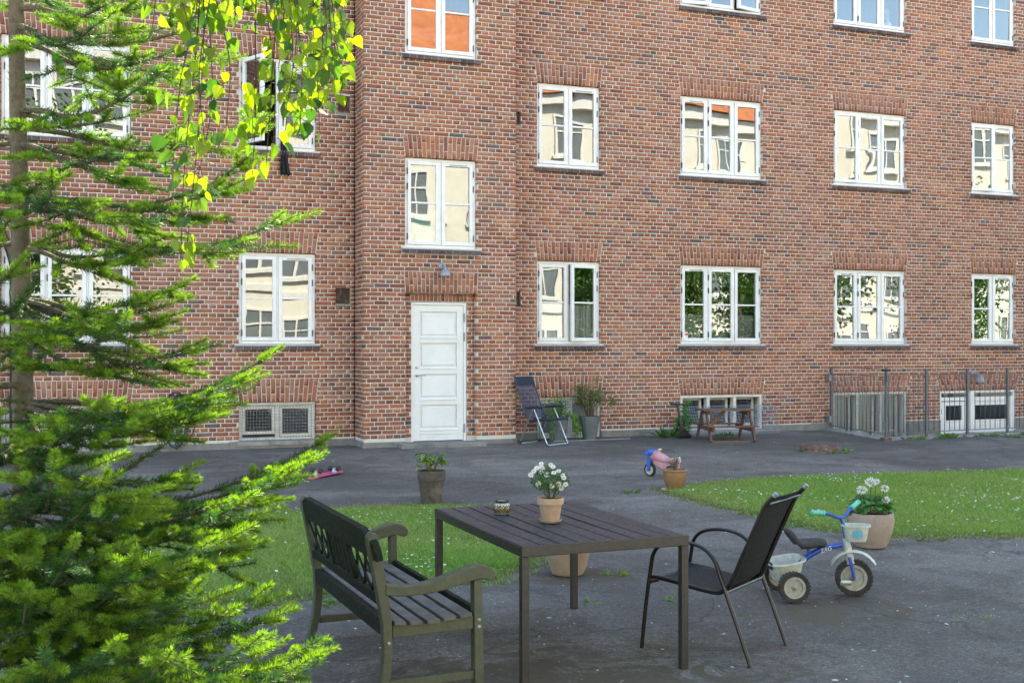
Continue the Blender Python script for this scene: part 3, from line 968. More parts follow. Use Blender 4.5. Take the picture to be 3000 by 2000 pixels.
# ================================================================== things fixed to the house
MT['lamp_grey'] = simple('lamp_grey_paint', (0.27, 0.30, 0.36), (0.23, 0.255, 0.31), 20, 0.45, 0.2)
def wall_lamp(x, y, z, label):
    t = empty('wall_lamp', (x, y, z))
    tag(t, label, 'lamp', 'wall lamps')
    rot = Matrix.Rotation(R(90), 4, 'X')
    MB().lathe([(0.055, 0.0), (0.055, 0.018), (0.045, 0.03), (0.02, 0.036)], 20, M=rot).build('wall_plate', MT['lamp_grey'], t, smooth=True)
    MB().tube(spline([(0, -0.03, 0.01), (0.01, -0.10, 0.015), (0.01, -0.15, 0.0), (0.01, -0.165, -0.04)], 5), 0.014, 8).build('lamp_arm', MT['lamp_grey'], t, smooth=True)
    MB().lathe([(0.082, -0.155), (0.080, -0.125), (0.066, -0.085), (0.035, -0.055), (0.018, -0.045), (0.018, -0.02), (0.015, -0.02), (0.015, -0.05), (0.033, -0.060), (0.063, -0.088), (0.077, -0.125), (0.079, -0.154)], 24, c=(0.01, -0.165, 0)).build('lamp_shade', MT['lamp_grey'], t, smooth=True)
    MB().ball((0.01, -0.165, -0.10), 0.03).build('bulb', MT['white_paint'], t, smooth=True)
    return t
wall_lamp(5.505, PR - 0.001, 2.985, 'small grey dome wall lamp above the white house door')
wall_lamp(16.62, D - 0.001, 1.20, 'grey dome wall lamp over the basement door behind the railing')

# black downpipe with a swan neck, at the left edge
dp = empty('drainpipe', (-0.72, D - 0.12, 0.2))
tag(dp, 'black glossy drainpipe slanting down the wall behind the fir trunk', 'drainpipe')
MT['black_gloss'] = simple('black_gloss_paint', (0.012, 0.012, 0.014), None, 12, 0.2, 0.0, 0.6)
MB().tube([(-0.42, 0, 6.5), (-0.42, 0, 4.2), (-0.35, 0, 3.98), (0.05, 0, 2.86), (0.10, 0, 2.66), (0.10, 0, 0.05)], 0.052, 14).build('pipe', MT['black_gloss'], dp, smooth=True)
for zz in (0.7, 2.3): MB().tube([(0.10, 0, zz - 0.04), (0.10, 0, zz + 0.04)], 0.060, 14).build('pipe_collar', MT['black_gloss'], dp, smooth=True)
MB().box(0.085, 0.115, 0.03, 0.12, 1.5, 1.54).build('pipe_bracket', MT['black_gloss'], dp)

# garden hose on the wall
hs = empty('garden_hose', (1.62, D - 0.06, 0.2))
tag(hs, 'dark green garden hose hanging in loops on the wall behind the fir', 'hose')
MT['hose'] = simple('hose_green', (0.012, 0.035, 0.032), None, 10, 0.4)
for k in range(7):
    a = random.uniform(0.10, 0.20); b = random.uniform(0.26, 0.38); cx = random.uniform(-0.06, 0.06); dy = random.uniform(-0.05, 0.02)
    pts = [(cx + a * math.sin(t) * (1 + 0.2 * math.cos(t)), dy + 0.02 * math.sin(2 * t + k), 0.50 + b * math.cos(t) - 0.12 * (1 - math.cos(t)) * random.uniform(0.6, 1.0) * 0.5) for t in np.linspace(0, 2 * math.pi, 26)]
    MB().tube(pts, 0.009, 6, caps=False).build('hose_loop', MT['hose'], hs, smooth=True)
MB().box(-0.04, 0.04, -0.02, 0.058, 0.78, 0.82).build('hose_hook', MT['iron'], hs, bevel=0.004)

# dark cloth hanging out of the open window
cl = empty('hanging_cloth', (3.18, D - 0.06, 4.35))
tag(cl, 'black cloth hanging out of the open upper window behind the birch leaves', 'cloth')
MT['black_cloth'] = simple('black_cloth', (0.014, 0.013, 0.016), (0.022, 0.02, 0.024), 8, 0.95)
cm = MB(); nn = 16
rows = [(-0.02, 0.05, 0.62), (-0.025, 0.055, 0.42), (-0.02, 0.06, 0.22), (-0.015, 0.075, 0.06), (0.0, 0.085, 0.0)]
vs = []
for (off, hw, z) in rows:
    for i in range(nn + 1):
        s = i / nn * 2 - 1
        vs.append((off + s * hw, 0.022 * math.sin(s * 8 + z * 3) - (0.0 if z < 0.4 else -0.02), z + 0.02 * math.sin(s * 9)))
cm.add(vs, [(r * (nn + 1) + i, r * (nn + 1) + i + 1, (r + 1) * (nn + 1) + i + 1, (r + 1) * (nn + 1) + i) for r in range(4) for i in range(nn)])
o = cm.build('cloth_sheet', MT['black_cloth'], cl, smooth=True)
o.modifiers.new('thickness', 'SOLIDIFY').thickness = 0.006

# ================================================================== railing with its gate
def bars(fence, mat, A, B, n, z0, z1, r=0.006):
    bm_ = MB().tube([(0, 0, 0), (0, 0, z1 - z0)], r, 6).mesh('bar', mat, True)
    for i in range(n):
        t = (i + 0.5) / n
        x, y = A[0] + (B[0] - A[0]) * t, A[1] + (B[1] - A[1]) * t
        link('bar', bm_, fence, (x, y, z0))
FO = Vector((12.75, 15.40, 0.173))
rail = empty('railing', FO)
tag(rail, 'grey steel bar railing along the sunken basement entrance', 'railing')
FP = [(12.75, 15.40), (13.65, 15.47), (14.61, 15.545), (15.585, 15.62), (16.55, 15.695), (17.52, 15.77), (18.49, 15.845)]
FP = [(x - FO.x, y - FO.y) for x, y in FP]
for i, (x, y) in enumerate(FP):
    zt = 1.19 if i else 1.205
    MB().box(x - 0.019, x + 0.019, y - 0.019, y + 0.019, 0.0, zt).build('post', MT['fence_paint'], rail, bevel=0.003)
    MB().box(x - 0.075, x + 0.075, y - 0.06, y + 0.06, -0.06, 0.04 if i else 0.055).build('post_foot', MT['rust'] if i == 0 else MT['concrete'], rail, bevel=0.005)
    if i:
        bars(rail, MT['fence_paint'], FP[i - 1], FP[i], 8, 0.12, 1.08)
for z, hh in ((1.185, 0.012), (1.08, 0.012), (0.12, 0.012)):
    MB().bar((FP[0][0], FP[0][1], z), (FP[-1][0], FP[-1][1], z), 0.035, hh).build('rail', MT['fence_paint'], rail)
MB().box(-0.02, 0.04, -0.05, -0.025, 0.98, 1.10).build('lock_box', MT['fence_paint'], rail, bevel=0.004)
MB().box(-0.07, 0.07, -0.035, 0.035, 1.15, 1.19).build('latch_plate', MT['iron'], rail, bevel=0.004)
MB().tube([(-0.03, 0.0, 0.20), (-0.03, 0.0, 0.31)], 0.018, 8).build('latch', MT['fence_paint'], rail, smooth=True)
xq, yq = 16.08 - FO.x, 15.66 - FO.y
MB().box(xq - 0.03, xq + 0.03, yq - 0.03, yq + 0.03, 0.03, 1.26).build('gate_stile', MT['fence_paint'], rail, bevel=0.003)
MB().box(xq - 0.05, xq + 0.05, yq - 0.05, yq - 0.031, 1.05, 1.24).build('lock_box', MT['iron'], rail, bevel=0.004)

gate = empty('railing_gate', (13.19, D - 0.10, 0.2))
tag(gate, 'narrow steel bar gate hinged to the brick wall', 'gate')
gA = (0.0, 0.0); gB = (12.765 - 13.19, 15.425 - (D - 0.10))
dgx, dgy = gB[0] * 0.975, gB[1] * 0.975
MB().box(-0.022, 0.022, -0.022, 0.022, 0.05, 1.16).build('hinge_stile', MT['fence_paint'], gate, bevel=0.003)
for z in (1.155, 1.035, 0.08):
    MB().bar((gA[0], gA[1], z), (dgx, dgy, z), 0.03, 0.012).build('rail', MT['fence_paint'], gate)
bars(gate, MT['fence_paint'], (0.02 * gB[0], 0.02 * gB[1]), (dgx, dgy), 14, 0.08, 1.035)
for z in (0.90, 0.14): MB().box(-0.07, -0.022, -0.03, 0.095, z, z + 0.12).build('hinge', MT['galvanised'], gate, bevel=0.004)
# a stone block and a plank dropped into the pit edge
sb = MB().box(-0.12, 0.12, -0.08, 0.08, 0, 0.07)
tag(sb.build('paving_block', MT['concrete'], None, bevel=0.01, loc=(13.42, 16.35, 0.165), rot=(0.05, 0.1, 0.5)), 'pale concrete block lying at the pit edge behind the gate', 'block')

# loose wire mesh panel leaning behind the picnic table
wp = empty('wire_panel', (9.98, D - 0.24, 0.2), 0.0)
tag(wp, 'loose wire mesh panel leaning on the wall behind the picnic table', 'wire panel')
g = guard_mesh(1.98, 0.52, 0.048, 0.005)
g.build('wire_grid', MT['galvanised'], wp, rot=(R(-22), 0, 0))
sg = MB()
for j in range(7):
    z = 0.5 * j / 6
    sg.tube([(1.98, 0.0, z), (2.05, 0.2 - 0.15 * j / 6, z * 0.95)], 0.0035, 5)
sg.tube([(1.98, 0, 0), (2.06, 0.2, 0.0), (2.05, 0.19, 0.45), (1.98, 0.19, 0.48)], 0.006, 6)
sg.build('wire_flap', MT['galvanised'], wp)
ms = MB().box(-0.55, 0.85, -0.012, 0.012, 0.0, 0.012)
tag(ms.build('metal_strip', MT['galvanised'], None, loc=(7.95, 16.95, 0.2035), rot=(0, 0, R(2))), 'flat metal strip lying on the asphalt by the grey planters', 'metal strip')

# manhole
MT['old_concrete'] = simple('dark_old_concrete', (0.13, 0.125, 0.115), (0.085, 0.08, 0.075), 14, 0.95, bump=0.6)
mh = empty('manhole', (10.70, 14.41, gz(14.41)))
tag(mh, 'rusty round manhole cover raised above the asphalt', 'manhole')
MB().lathe([(0.335, -0.01), (0.325, 0.020), (0.315, 0.022)], 40).build('manhole_collar', MT['old_concrete'], mh, smooth=True)
MB().lathe([(0.31, 0.02), (0.312, 0.065), (0.30, 0.072), (0.30, 0.066), (0.01, 0.066)], 40).build('manhole_ring', MT['rust'], mh, smooth=True)
MB().lathe([(0.288, 0.05), (0.288, 0.074), (0.28, 0.077), (0.01, 0.079)], 40).build('manhole_lid', MT['rust'], mh, smooth=True)
for i in range(12):
    a = 2 * math.pi * i / 12
    MB().box(-0.05, 0.05, -0.008, 0.008, 0.0765, 0.083).build('lid_stud', MT['rust'], mh, loc=(0.19 * math.cos(a), 0.19 * math.sin(a), 0), rot=(0, 0, a))

# ================================================================== table
MT['table_metal'] = simple('table_frame_paint', (0.045, 0.044, 0.042), (0.034, 0.033, 0.032), 30, 0.42, 0.3, bump=0.15, bscale=400)
MT['table_slat'] = simple('table_slat_composite', (0.034, 0.037, 0.048), (0.026, 0.028, 0.037), 18, 0.45, 0.0, 0.4, bump=0.2, bscale=160, dirt=(0.075, 0.07, 0.07), dscale=11, damount=0.25)
TX0, TX1, TY0, TY1, TZ = 2.195, 3.172, 5.43, 6.90, 0.73
tb = empty('garden_table', ((TX0 + TX1) / 2, (TY0 + TY1) / 2, 0.005))
tag(tb, 'dark slatted garden table with square metal legs', 'table')
hx, hy = (TX1 - TX0) / 2, (TY1 - TY0) / 2
L = 0.042
for sx in (-1, 1):
    for sy in (-1, 1):
        x0 = sx * hx - (L if sx > 0 else 0); y0 = sy * hy - (L if sy > 0 else 0)
        gy_ = gz(TY0 if sy < 0 else TY1) - 0.005
        MB().box(x0, x0 + L, y0, y0 + L, gy_, 0.672).build('leg', MT['table_metal'], tb, bevel=0.003)
for sx in (-1, 1):
    x0 = sx * hx - (L if sx > 0 else 0)
    MB().box(x0, x0 + L, -hy, hy, 0.674, 0.7255).build('side_rail', MT['table_metal'], tb, bevel=0.003)
for sy in (-1, 1):
    y0 = sy * hy - (0.018 if sy > 0 else 0)
    MB().box(-hx + L + 0.001, hx - L - 0.001, y0, y0 + 0.018, 0.674, 0.7235).build('end_rail', MT['table_metal'], tb, bevel=0.002)
    ya, yb2 = (-hy - 0.002, -hy + 0.017) if sy < 0 else (hy - 0.017, hy + 0.002)
    MB().box(-hx - 0.001, hx + 0.001, ya, yb2, 0.676, 0.7305).build('end_trim', MT['table_metal'], tb, bevel=0.002)
n = 9
for i in range(n):
    a = -hx + 0.002 + (2 * hx - 0.004) * i / n; b = -hx + 0.002 + (2 * hx - 0.004) * (i + 1) / n
    sm = MB()
    ny = 14
    ysl = np.linspace(-hy + 0.019, hy - 0.019, ny)
    sag = lambda y: -0.006 * math.cos(y / hy * math.pi / 2) * (0.6 + 0.4 * math.sin(i * 1.7))
    vs = []
    for y in ysl:
        s = sag(y)
        vs += [(a + 0.0055, y, 0.722 + s), (b - 0.0055, y, 0.722 + s), (b - 0.0055, y, 0.730 + s + 0.0005), (a + 0.0055, y, 0.730 + s + 0.0005)]
    fs = [(3, 2, 1, 0), tuple(4 * (ny - 1) + k for k in range(4))]
    for r in range(ny - 1):
        for k in range(4):
            p, q = 4 * r + k, 4 * r + (k + 1) % 4
            fs.append((p, q, q + 4, p + 4))
    sm.add(vs, fs)
    sm.build('slat', MT['table_slat'], tb)
MB().box(-hx + 0.05, hx - 0.05, -0.02, 0.02, 0.69, 0.712).build('cross_rail', MT['table_metal'], tb)

# ================================================================== bench
MT['bench_paint'] = simple('bench_olive_paint', (0.060, 0.069, 0.042), (0.049, 0.056, 0.035), 22, 0.55, bump=0.25, bscale=180, dirt=(0.13, 0.125, 0.10), dscale=26, damount=0.2)
MT['bench_shaded'] = simple('bench_shaded_green_paint', (0.010, 0.016, 0.010), (0.007, 0.011, 0.007), 22, 0.7, 0.0, 0.2, bump=0.25, bscale=180, dirt=(0.04, 0.045, 0.035), dscale=18, damount=0.2)  # bench green darkened: the fir's shade on the back is in the colour
MT['bench_seat'] = simple('bench_worn_slats', (0.125, 0.118, 0.112), (0.075, 0.073, 0.070), 9, 0.7, bump=0.4, bscale=120, dirt=(0.055, 0.06, 0.045), dscale=7, damount=0.7)
bn = empty('garden_bench', (1.42, 6.01, 0.012), R(1.5))
tag(bn, 'weathered dark green wooden garden bench with lattice back', 'bench')
HL = 0.73
stile = [(-0.062, 0.0), (-0.018, 0.0), (0.022, 0.17), (0.033, 0.29), (0.029, 0.43), (0.006, 0.60), (-0.030, 0.80), (-0.045, 0.858), (-0.075, 0.868), (-0.092, 0.845), (-0.088, 0.80), (-0.047, 0.60), (-0.018, 0.43), (-0.010, 0.29), (-0.022, 0.17)]
arm = [(-0.005, 0.566), (0.06, 0.556), (0.13, 0.552), (0.21, 0.556), (0.29, 0.566), (0.37, 0.585), (0.44, 0.600), (0.49, 0.607), (0.535, 0.592), (0.556, 0.602), (0.560, 0.628), (0.545, 0.652), (0.515, 0.668), (0.475, 0.676), (0.43, 0.670), (0.37, 0.652), (0.29, 0.628), (0.21, 0.610), (0.13, 0.602), (0.06, 0.606), (-0.005, 0.618)]
for sgn in (-1, 1):
    yo = sgn * HL
    ya, yb2 = (yo, yo + 0.055) if sgn < 0 else (yo - 0.055, yo)
    MB().prism(stile, ya, yb2).build('back_leg', MT['bench_paint'], bn, bevel=0.004)
    MB().prism([(0.452, 0.0), (0.500, 0.0), (0.494, 0.40), (0.488, 0.606), (0.446, 0.598), (0.448, 0.40)], ya - 0.001, yb2 + 0.001).build('front_leg', MT['bench_paint'], bn, bevel=0.004)
    MB().prism(arm, ya - 0.004, yb2 + 0.004).build('armrest', MT['bench_paint'], bn, bevel=0.005)
    MB().prism([(0.034, 0.356), (0.446, 0.362), (0.446, 0.424), (0.30, 0.418), (0.16, 0.412), (0.034, 0.418)], ya + 0.008, yb2 - 0.008).build('seat_rail', MT['bench_paint'], bn, bevel=0.004)
    MB().box(0.02, 0.452, ya + 0.012, yb2 - 0.012, 0.115, 0.155).build('stretcher', MT['bench_paint'], bn, bevel=0.003)
    yb_ = ya - 0.001 if sgn < 0 else yb2 + 0.001
    for (bx_, bz_) in ((0.472, 0.405), (0.472, 0.372), (0.012, 0.335)):
        MB().lathe([(0.010, 0.0), (0.010, 0.003), (0.006, 0.006)], 10, M=Matrix.Translation((bx_, yb_, bz_)) @ Matrix.Rotation(R(90 if sgn < 0 else -90), 4, 'X')).build('bolt', MT['galvanised'], bn, smooth=True)
MB().box(0.462, 0.490, -HL + 0.056, HL - 0.056, 0.385, 0.455).build('front_apron', MT['bench_shaded'], bn, bevel=0.003)
MB().box(-0.014, 0.020, -HL + 0.056, HL - 0.056, 0.365, 0.438).build('rear_apron', MT['bench_shaded'], bn, bevel=0.003)
for i, (xa, xb, za, zb, rot_) in enumerate(((0.036, 0.094, 0.418, 0.438, -3), (0.114, 0.176, 0.412, 0.432, -1), (0.199, 0.264, 0.412, 0.432, 1), (0.285, 0.348, 0.417, 0.437, 3), (0.369, 0.432, 0.424, 0.446, 5))):
    xm_, zm_ = (xa + xb) / 2, (za + zb) / 2
    e1 = 0.012 + 0.006 * random.random()
    MB().box(xa - xm_, xb - xm_, -HL - e1, HL + e1, -0.010, 0.010).build('seat_slat', MT['bench_seat'], bn, bevel=0.004, loc=(xm_, 0, zm_), rot=(0, R(-rot_), 0))
# back: everything lies in a plane leaning backwards
tilt = Matrix.Translation((0.008, 0, 0.47)) @ Matrix.Rotation(R(-13.0), 4, 'Y')
def back(name, mat, fn, bevel=0.003):
    m_ = MB(); fn(m_)
    m_.v = [tuple(tilt @ Vector(p)) for p in m_.v]
    return m_.build(name, mat, bn, bevel=bevel)
top = [(-HL - 0.055, 0.315), (-HL - 0.05, 0.275), (HL + 0.05, 0.275), (HL + 0.055, 0.315), (HL + 0.04, 0.36), (HL - 0.13, 0.412), (-HL + 0.13, 0.412), (-HL - 0.04, 0.36)]
back('top_rail', MT['bench_shaded'], lambda m_: m_.prism(top, -0.008, 0.026, 'x'))
back('bottom_rail', MT['bench_shaded'], lambda m_: m_.box(-0.012, 0.018, -HL + 0.056, HL - 0.056, 0.03, 0.088))
za, zb = 0.089, 0.274
for yy in (-0.20, 0.22):
    back('back_post', MT['bench_shaded'], lambda m_: m_.box(-0.010, 0.016, yy - 0.022, yy + 0.022, za, zb))
for (p0, p1) in ((-HL + 0.057, -0.223), (0.243, HL - 0.057)):
    wd = p1 - p0; st_ = wd / 3
    for k in range(3):
        for s in (1, -1):
            y0_, y1_ = (p0 + k * st_, p0 + (k + 1) * st_) if s > 0 else (p0 + (k + 1) * st_, p0 + k * st_)
            x_ = 0.0 if s > 0 else 0.0085
            back('lattice_strip', MT['bench_shaded'], lambda m_: m_.bar((x_, y0_, za), (x_, y1_, zb), 0.008, 0.020), 0)
for k in range(5):
    yy = -0.155 + k * 0.078
    back('back_slat', MT['bench_shaded'], lambda m_: m_.box(-0.004, 0.010, yy - 0.012, yy + 0.022, za, zb), 0.002)

# ================================================================== stacking chair by the table
MT['chair_tube'] = simple('black_chair_tube', (0.009, 0.009, 0.010), (0.014, 0.013, 0.013), 14, 0.38, 0.1, 0.4)
MT['sling'] = simple('black_sling_weave', (0.008, 0.008, 0.010), (0.012, 0.012, 0.014), 26, 0.6, 0.0, 0.3, bump=0.3, bscale=700)
fx, fy = -0.56, 0.83
ch = empty('garden_chair', (3.535, 5.765, 0.008), math.atan2(-fx, fy))
tag(ch, 'black metal garden chair with dark sling seat beside the table', 'chair')
for s in (-1, 1):
    x = s * 0.265
    pts = spline([(x * 0.98, 0.335, 0.0), (x, 0.305, 0.25), (x, 0.275, 0.46), (x, 0.25, 0.57), (x, 0.185, 0.625), (x, 0.07, 0.645), (x, -0.05, 0.625), (x, -0.125, 0.56), (x, -0.165, 0.46), (x, -0.25, 0.24), (x * 1.01, -0.34, 0.0)], 6)
    MB().tube(pts, 0.0105, 10, flat=1.55).build('side_frame', MT['chair_tube'], ch, smooth=True)
    xs_ = s * 0.232
    pts = spline([(xs_, 0.29, 0.405), (xs_, 0.27, 0.418), (xs_, 0.16, 0.41), (xs_, 0.0, 0.385), (xs_, -0.12, 0.375), (xs_, -0.175, 0.395), (xs_, -0.21, 0.44), (xs_, -0.30, 0.645), (xs_, -0.385, 0.835), (xs_, -0.415, 0.89), (xs_, -0.465, 0.945)], 6)
    MB().tube(pts, 0.0125, 10).build('sling_frame', MT['chair_tube'], ch, smooth=True)
    MB().tube([(xs_, -0.458, 0.938), (xs_, -0.474, 0.956)], 0.015, 10).build('end_cap', MT['galvanised'], ch, smooth=True)
    MB().tube(spline([(x, 0.285, 0.40), (xs_, 0.24, 0.405)], 2), 0.011, 8).build('bracket', MT['chair_tube'], ch, smooth=True)
sl_path = spline([(0, 0.285, 0.416), (0, 0.16, 0.418), (0, 0.0, 0.390), (0, -0.11, 0.380), (0, -0.165, 0.402), (0, -0.20, 0.445), (0, -0.29, 0.645), (0, -0.378, 0.838), (0, -0.410, 0.888), (0, -0.445, 0.928)], 8)
sm = MB(); nn = 10
vs = []
for i, p in enumerate(sl_path):
    for k in range(nn + 1):
        u = k / nn * 2 - 1
        dip = 0.022 * (1 - u * u)
        seat_ = 1.0 if p.z < 0.42 and p.y > -0.15 else 0.4
        vs.append((u * 0.226, p.y - (dip * 0.9 if seat_ < 1 else 0) , p.z - (dip if seat_ == 1 else 0)))
m_ = len(sl_path)
sm.add(vs, [(r * (nn + 1) + k, r * (nn + 1) + k + 1, (r + 1) * (nn + 1) + k + 1, (r + 1) * (nn + 1) + k) for r in range(m_ - 1) for k in range(nn)])
o = sm.build('sling', MT['sling'], ch, smooth=True)
o.modifiers.new('thickness', 'SOLIDIFY').thickness = 0.004
for (a, b) in (((-0.232, -0.428, 0.893), (0.232, -0.428, 0.893)), ((-0.262, -0.19, 0.388), (0.262, -0.19, 0.388)), ((-0.262, 0.275, 0.395), (0.262, 0.275, 0.395))):
    MB().tube([a, b], 0.010, 8).build('cross_bar', MT['chair_tube'], ch, smooth=True)

# ================================================================== folding camping chair by the wall
MT['navy'] = simple('navy_plastic', (0.014, 0.022, 0.045), (0.020, 0.030, 0.055), 12, 0.5)
MT['navy_pad'] = simple('navy_cushion', (0.012, 0.020, 0.042), None, 12, 0.85, bump=0.2)
m = Mat('navy_mesh_cloth')
tr = m.node('BsdfTransparent'); df = m.bsdf((0.022, 0.034, 0.075), 0.8)
mx = m.node('MixShader'); mx.inputs[0].default_value = 0.74
m.link(tr.outputs[0], mx.inputs[1]); m.link(df.outputs[0], mx.inputs[2])
MT['navy_mesh'] = m.finish(mx)
cc = empty('camping_chair', (7.10, 16.66, 0.193), math.atan2(-0.507, -0.86))
tag(cc, 'navy blue folding camping chair with bright metal legs against the wall', 'chair')
for s in (-1, 1):
    x = s * 0.27
    MB().tube([(x, 0.28, 0.02), (x, 0.02, 0.565)], 0.009, 8).build('front_leg', MT['chrome'], cc, smooth=True)
    MB().tube([(x * 0.93, -0.28, 0.02), (x * 0.93, -0.02, 0.565)], 0.011, 8).build('rear_leg', MT['chrome'], cc, smooth=True)
    MB().tube(spline([(x, -0.17, 0.575), (x, -0.02, 0.590), (x * 1.03, 0.10, 0.600), (x, 0.19, 0.595)], 4), [0.016] + [0.028] * 3 + [0.040] * 5 + [0.046] * 3 + [0.022], 8, flat=0.5).build('armrest', MT['navy'], cc, smooth=True)
    xb = s * 0.235
    MB().tube(spline([(xb, 0.20, 0.395), (xb, -0.02, 0.37), (xb, -0.10, 0.385), (xb, -0.17, 0.48), (xb, -0.30, 0.80), (xb, -0.40, 1.06)], 5), 0.011, 8).build('back_frame', MT['navy'], cc, smooth=True)
    for yy in (0.28, -0.28):
        MB().tube([(x if yy > 0 else x * 0.93, yy - 0.03 * (1 if yy > 0 else -1), 0.05), (x if yy > 0 else x * 0.93, yy, 0.0)], 0.019, 8).build('foot_cap', MT['navy'], cc, smooth=True)
for (xx, yy) in ((0.27, 0.285), (0.25, -0.285)):
    MB().tube([(-xx, yy, 0.015), (xx, yy, 0.015)], 0.011, 8).build('foot_bar', MT['chrome'], cc, smooth=True)
sm = MB(); path = spline([(0, -0.13, 0.42), (0, -0.22, 0.60), (0, -0.31, 0.82), (0, -0.355, 0.94)], 4)
vs = []
for p in path: vs += [(-0.225, p.y, p.z), (0.225, p.y, p.z)]
sm.add(vs, [(2 * i, 2 * i + 1, 2 * i + 3, 2 * i + 2) for i in range(len(path) - 1)])
sm.build('back_mesh', MT['navy_mesh'], cc)
MB().box(-0.24, 0.24, -0.012, 0.012, 0, 0.15).build('head_cushion', MT['navy_pad'], cc, bevel=0.010, loc=(0, -0.355, 0.925), rot=(R(21), 0, 0))
sm = MB()
sm.box(-0.245, 0.245, -0.12, 0.31, -0.016, 0.016)
sm.build('seat_pad', MT['navy_pad'], cc, bevel=0.01, loc=(0, 0, 0.388), rot=(R(3), 0, 0))

# ================================================================== child's picnic table
MT['teak'] = simple('brown_stained_wood', (0.155, 0.080, 0.050), (0.115, 0.062, 0.041), 16, 0.65, bump=0.3, bscale=90, dirt=(0.16, 0.13, 0.11), dscale=14, damount=0.4)
MT['teak_light'] = simple('orange_brown_wood', (0.22, 0.105, 0.050), (0.16, 0.075, 0.04), 16, 0.6, bump=0.2)
pt = empty('picnic_table', (10.245, 16.34, 0.19), R(-14.5))
tag(pt, "small brown wooden children's picnic table in front of a basement window", 'table')
for i in range(4):
    y = -0.272 + i * 0.137
    MB().box(-0.45, 0.45, y, y + 0.130, 0.495, 0.515).build('top_board', MT['teak'], pt, bevel=0.003)
for s in (-1, 1):
    for i in range(2):
        y = s * 0.37 - 0.075 + i * 0.077
        MB().box(-0.43, 0.43, y, y + 0.072, 0.235, 0.255).build('seat_board', MT['teak'], pt, bevel=0.003)
    x = s * 0.33
    MB().box(x - 0.02, x + 0.02, -0.46, 0.46, 0.165, 0.233).build('seat_beam', MT['teak'], pt, bevel=0.008)
    MB().box(x - 0.02, x + 0.02, -0.19, 0.19, 0.43, 0.494).build('top_beam', MT['teak'], pt, bevel=0.008)
    for q in (-1, 1):
        MB().bar((x + s * 0.036, q * 0.40, 0.0), (x + s * 0.036, q * 0.12, 0.49), 0.07, 0.03, (1, 0, 0)).build('leg', MT['teak'], pt, bevel=0.004)
MB().bar((-0.29, 0, 0.20), (-0.02, 0, 0.485), 0.06, 0.022, (0, 1, 0)).build('brace', MT['teak_light'], pt, bevel=0.003)
pk = MB().box(-0.33, 0.33, -0.03, 0.03, 0, 0.022)
tag(pk.build('loose_plank', MT['teak_light'], None, bevel=0.003, loc=(10.12, 15.98, gz(15.98) + 0.002), rot=(R(0.95), 0, R(-13))), 'loose orange-brown plank on the asphalt under the picnic table', 'plank')

# black scraper / broom standing beside it
br = empty('garden_scraper', (9.72, 16.86, gz(16.86)), R(10))
tag(br, 'black long-handled scraper with toothed head by the weeds', 'garden tool')
MT['black_plastic'] = simple('black_plastic', (0.013, 0.013, 0.015), None, 12, 0.45)
MB().tube([(0, -0.02, 0.06), (0.0, 0.12, 0.56)], 0.019, 8).build('shaft', MT['black_plastic'], br, smooth=True)
MB().tube([(-0.14, 0.12, 0.575), (0.12, 0.12, 0.555)], 0.018, 8).build('handle', MT['black_plastic'], br, smooth=True)
MB().prism([(-0.14, 0.0), (0.14, 0.0), (0.14, 0.05), (0.06, 0.14), (-0.06, 0.14), (-0.14, 0.05)], -0.05, -0.02).build('head', MT['black_plastic'], br, bevel=0.006)
for i in range(7):
    x = -0.125 + i * 0.042
    MB().box(x - 0.008, x + 0.008, -0.09, -0.05, 0.0, 0.05).build('tooth', MT['black_plastic'], br)

# ================================================================== things standing behind the panes
MT['teal_cloth'] = simple('teal_laundry', (0.16, 0.52, 0.52), (0.75, 0.78, 0.78), 5, 0.9, lo=0.45, hi=0.55)
lc = empty('laundry', (4.99, PR + 0.14, 3.34))
tag(lc, 'teal and white laundry behind the lower left pane above the door', 'laundry')
cm = MB(); nn = 14; vs = []
for (z, w, dy) in ((0.0, 0.20, 0.0), (0.16, 0.21, -0.03), (0.32, 0.19, -0.02), (0.44, 0.12, 0.02)):
    for i in range(nn + 1):
        s_ = i / nn * 2 - 1
        vs.append((0.22 + s_ * w, dy + 0.03 * math.sin(s_ * 7 + z * 9), z - 0.06 * s_ * s_ * (z > 0.3)))
cm.add(vs, [(r * (nn + 1) + i, r * (nn + 1) + i + 1, (r + 1) * (nn + 1) + i + 1, (r + 1) * (nn + 1) + i) for r in range(3) for i in range(nn)])
cm.build('laundry_cloth', MT['teal_cloth'], lc, smooth=True)
vz = empty('vase', (14.72, D + 0.2, zc(90) + 0.03))
tag(vz, 'white vase with dry stems behind the upper right three-part window', 'vase')
MB().lathe([(0.05, 0), (0.06, 0.02), (0.065, 0.16), (0.055, 0.18), (0.05, 0.18), (0.05, 0.02)], 18).build('vase_body', MT['white_paint'], vz, smooth=True)
sm = MB()
for k in range(9): sm.tube([(0, 0, 0.05), (random.uniform(-.1, .1), random.uniform(-.05, .05), random.uniform(0.35, 0.5))], 0.003, 4)
sm.build('dry_stems', MT['curtain'], vz)

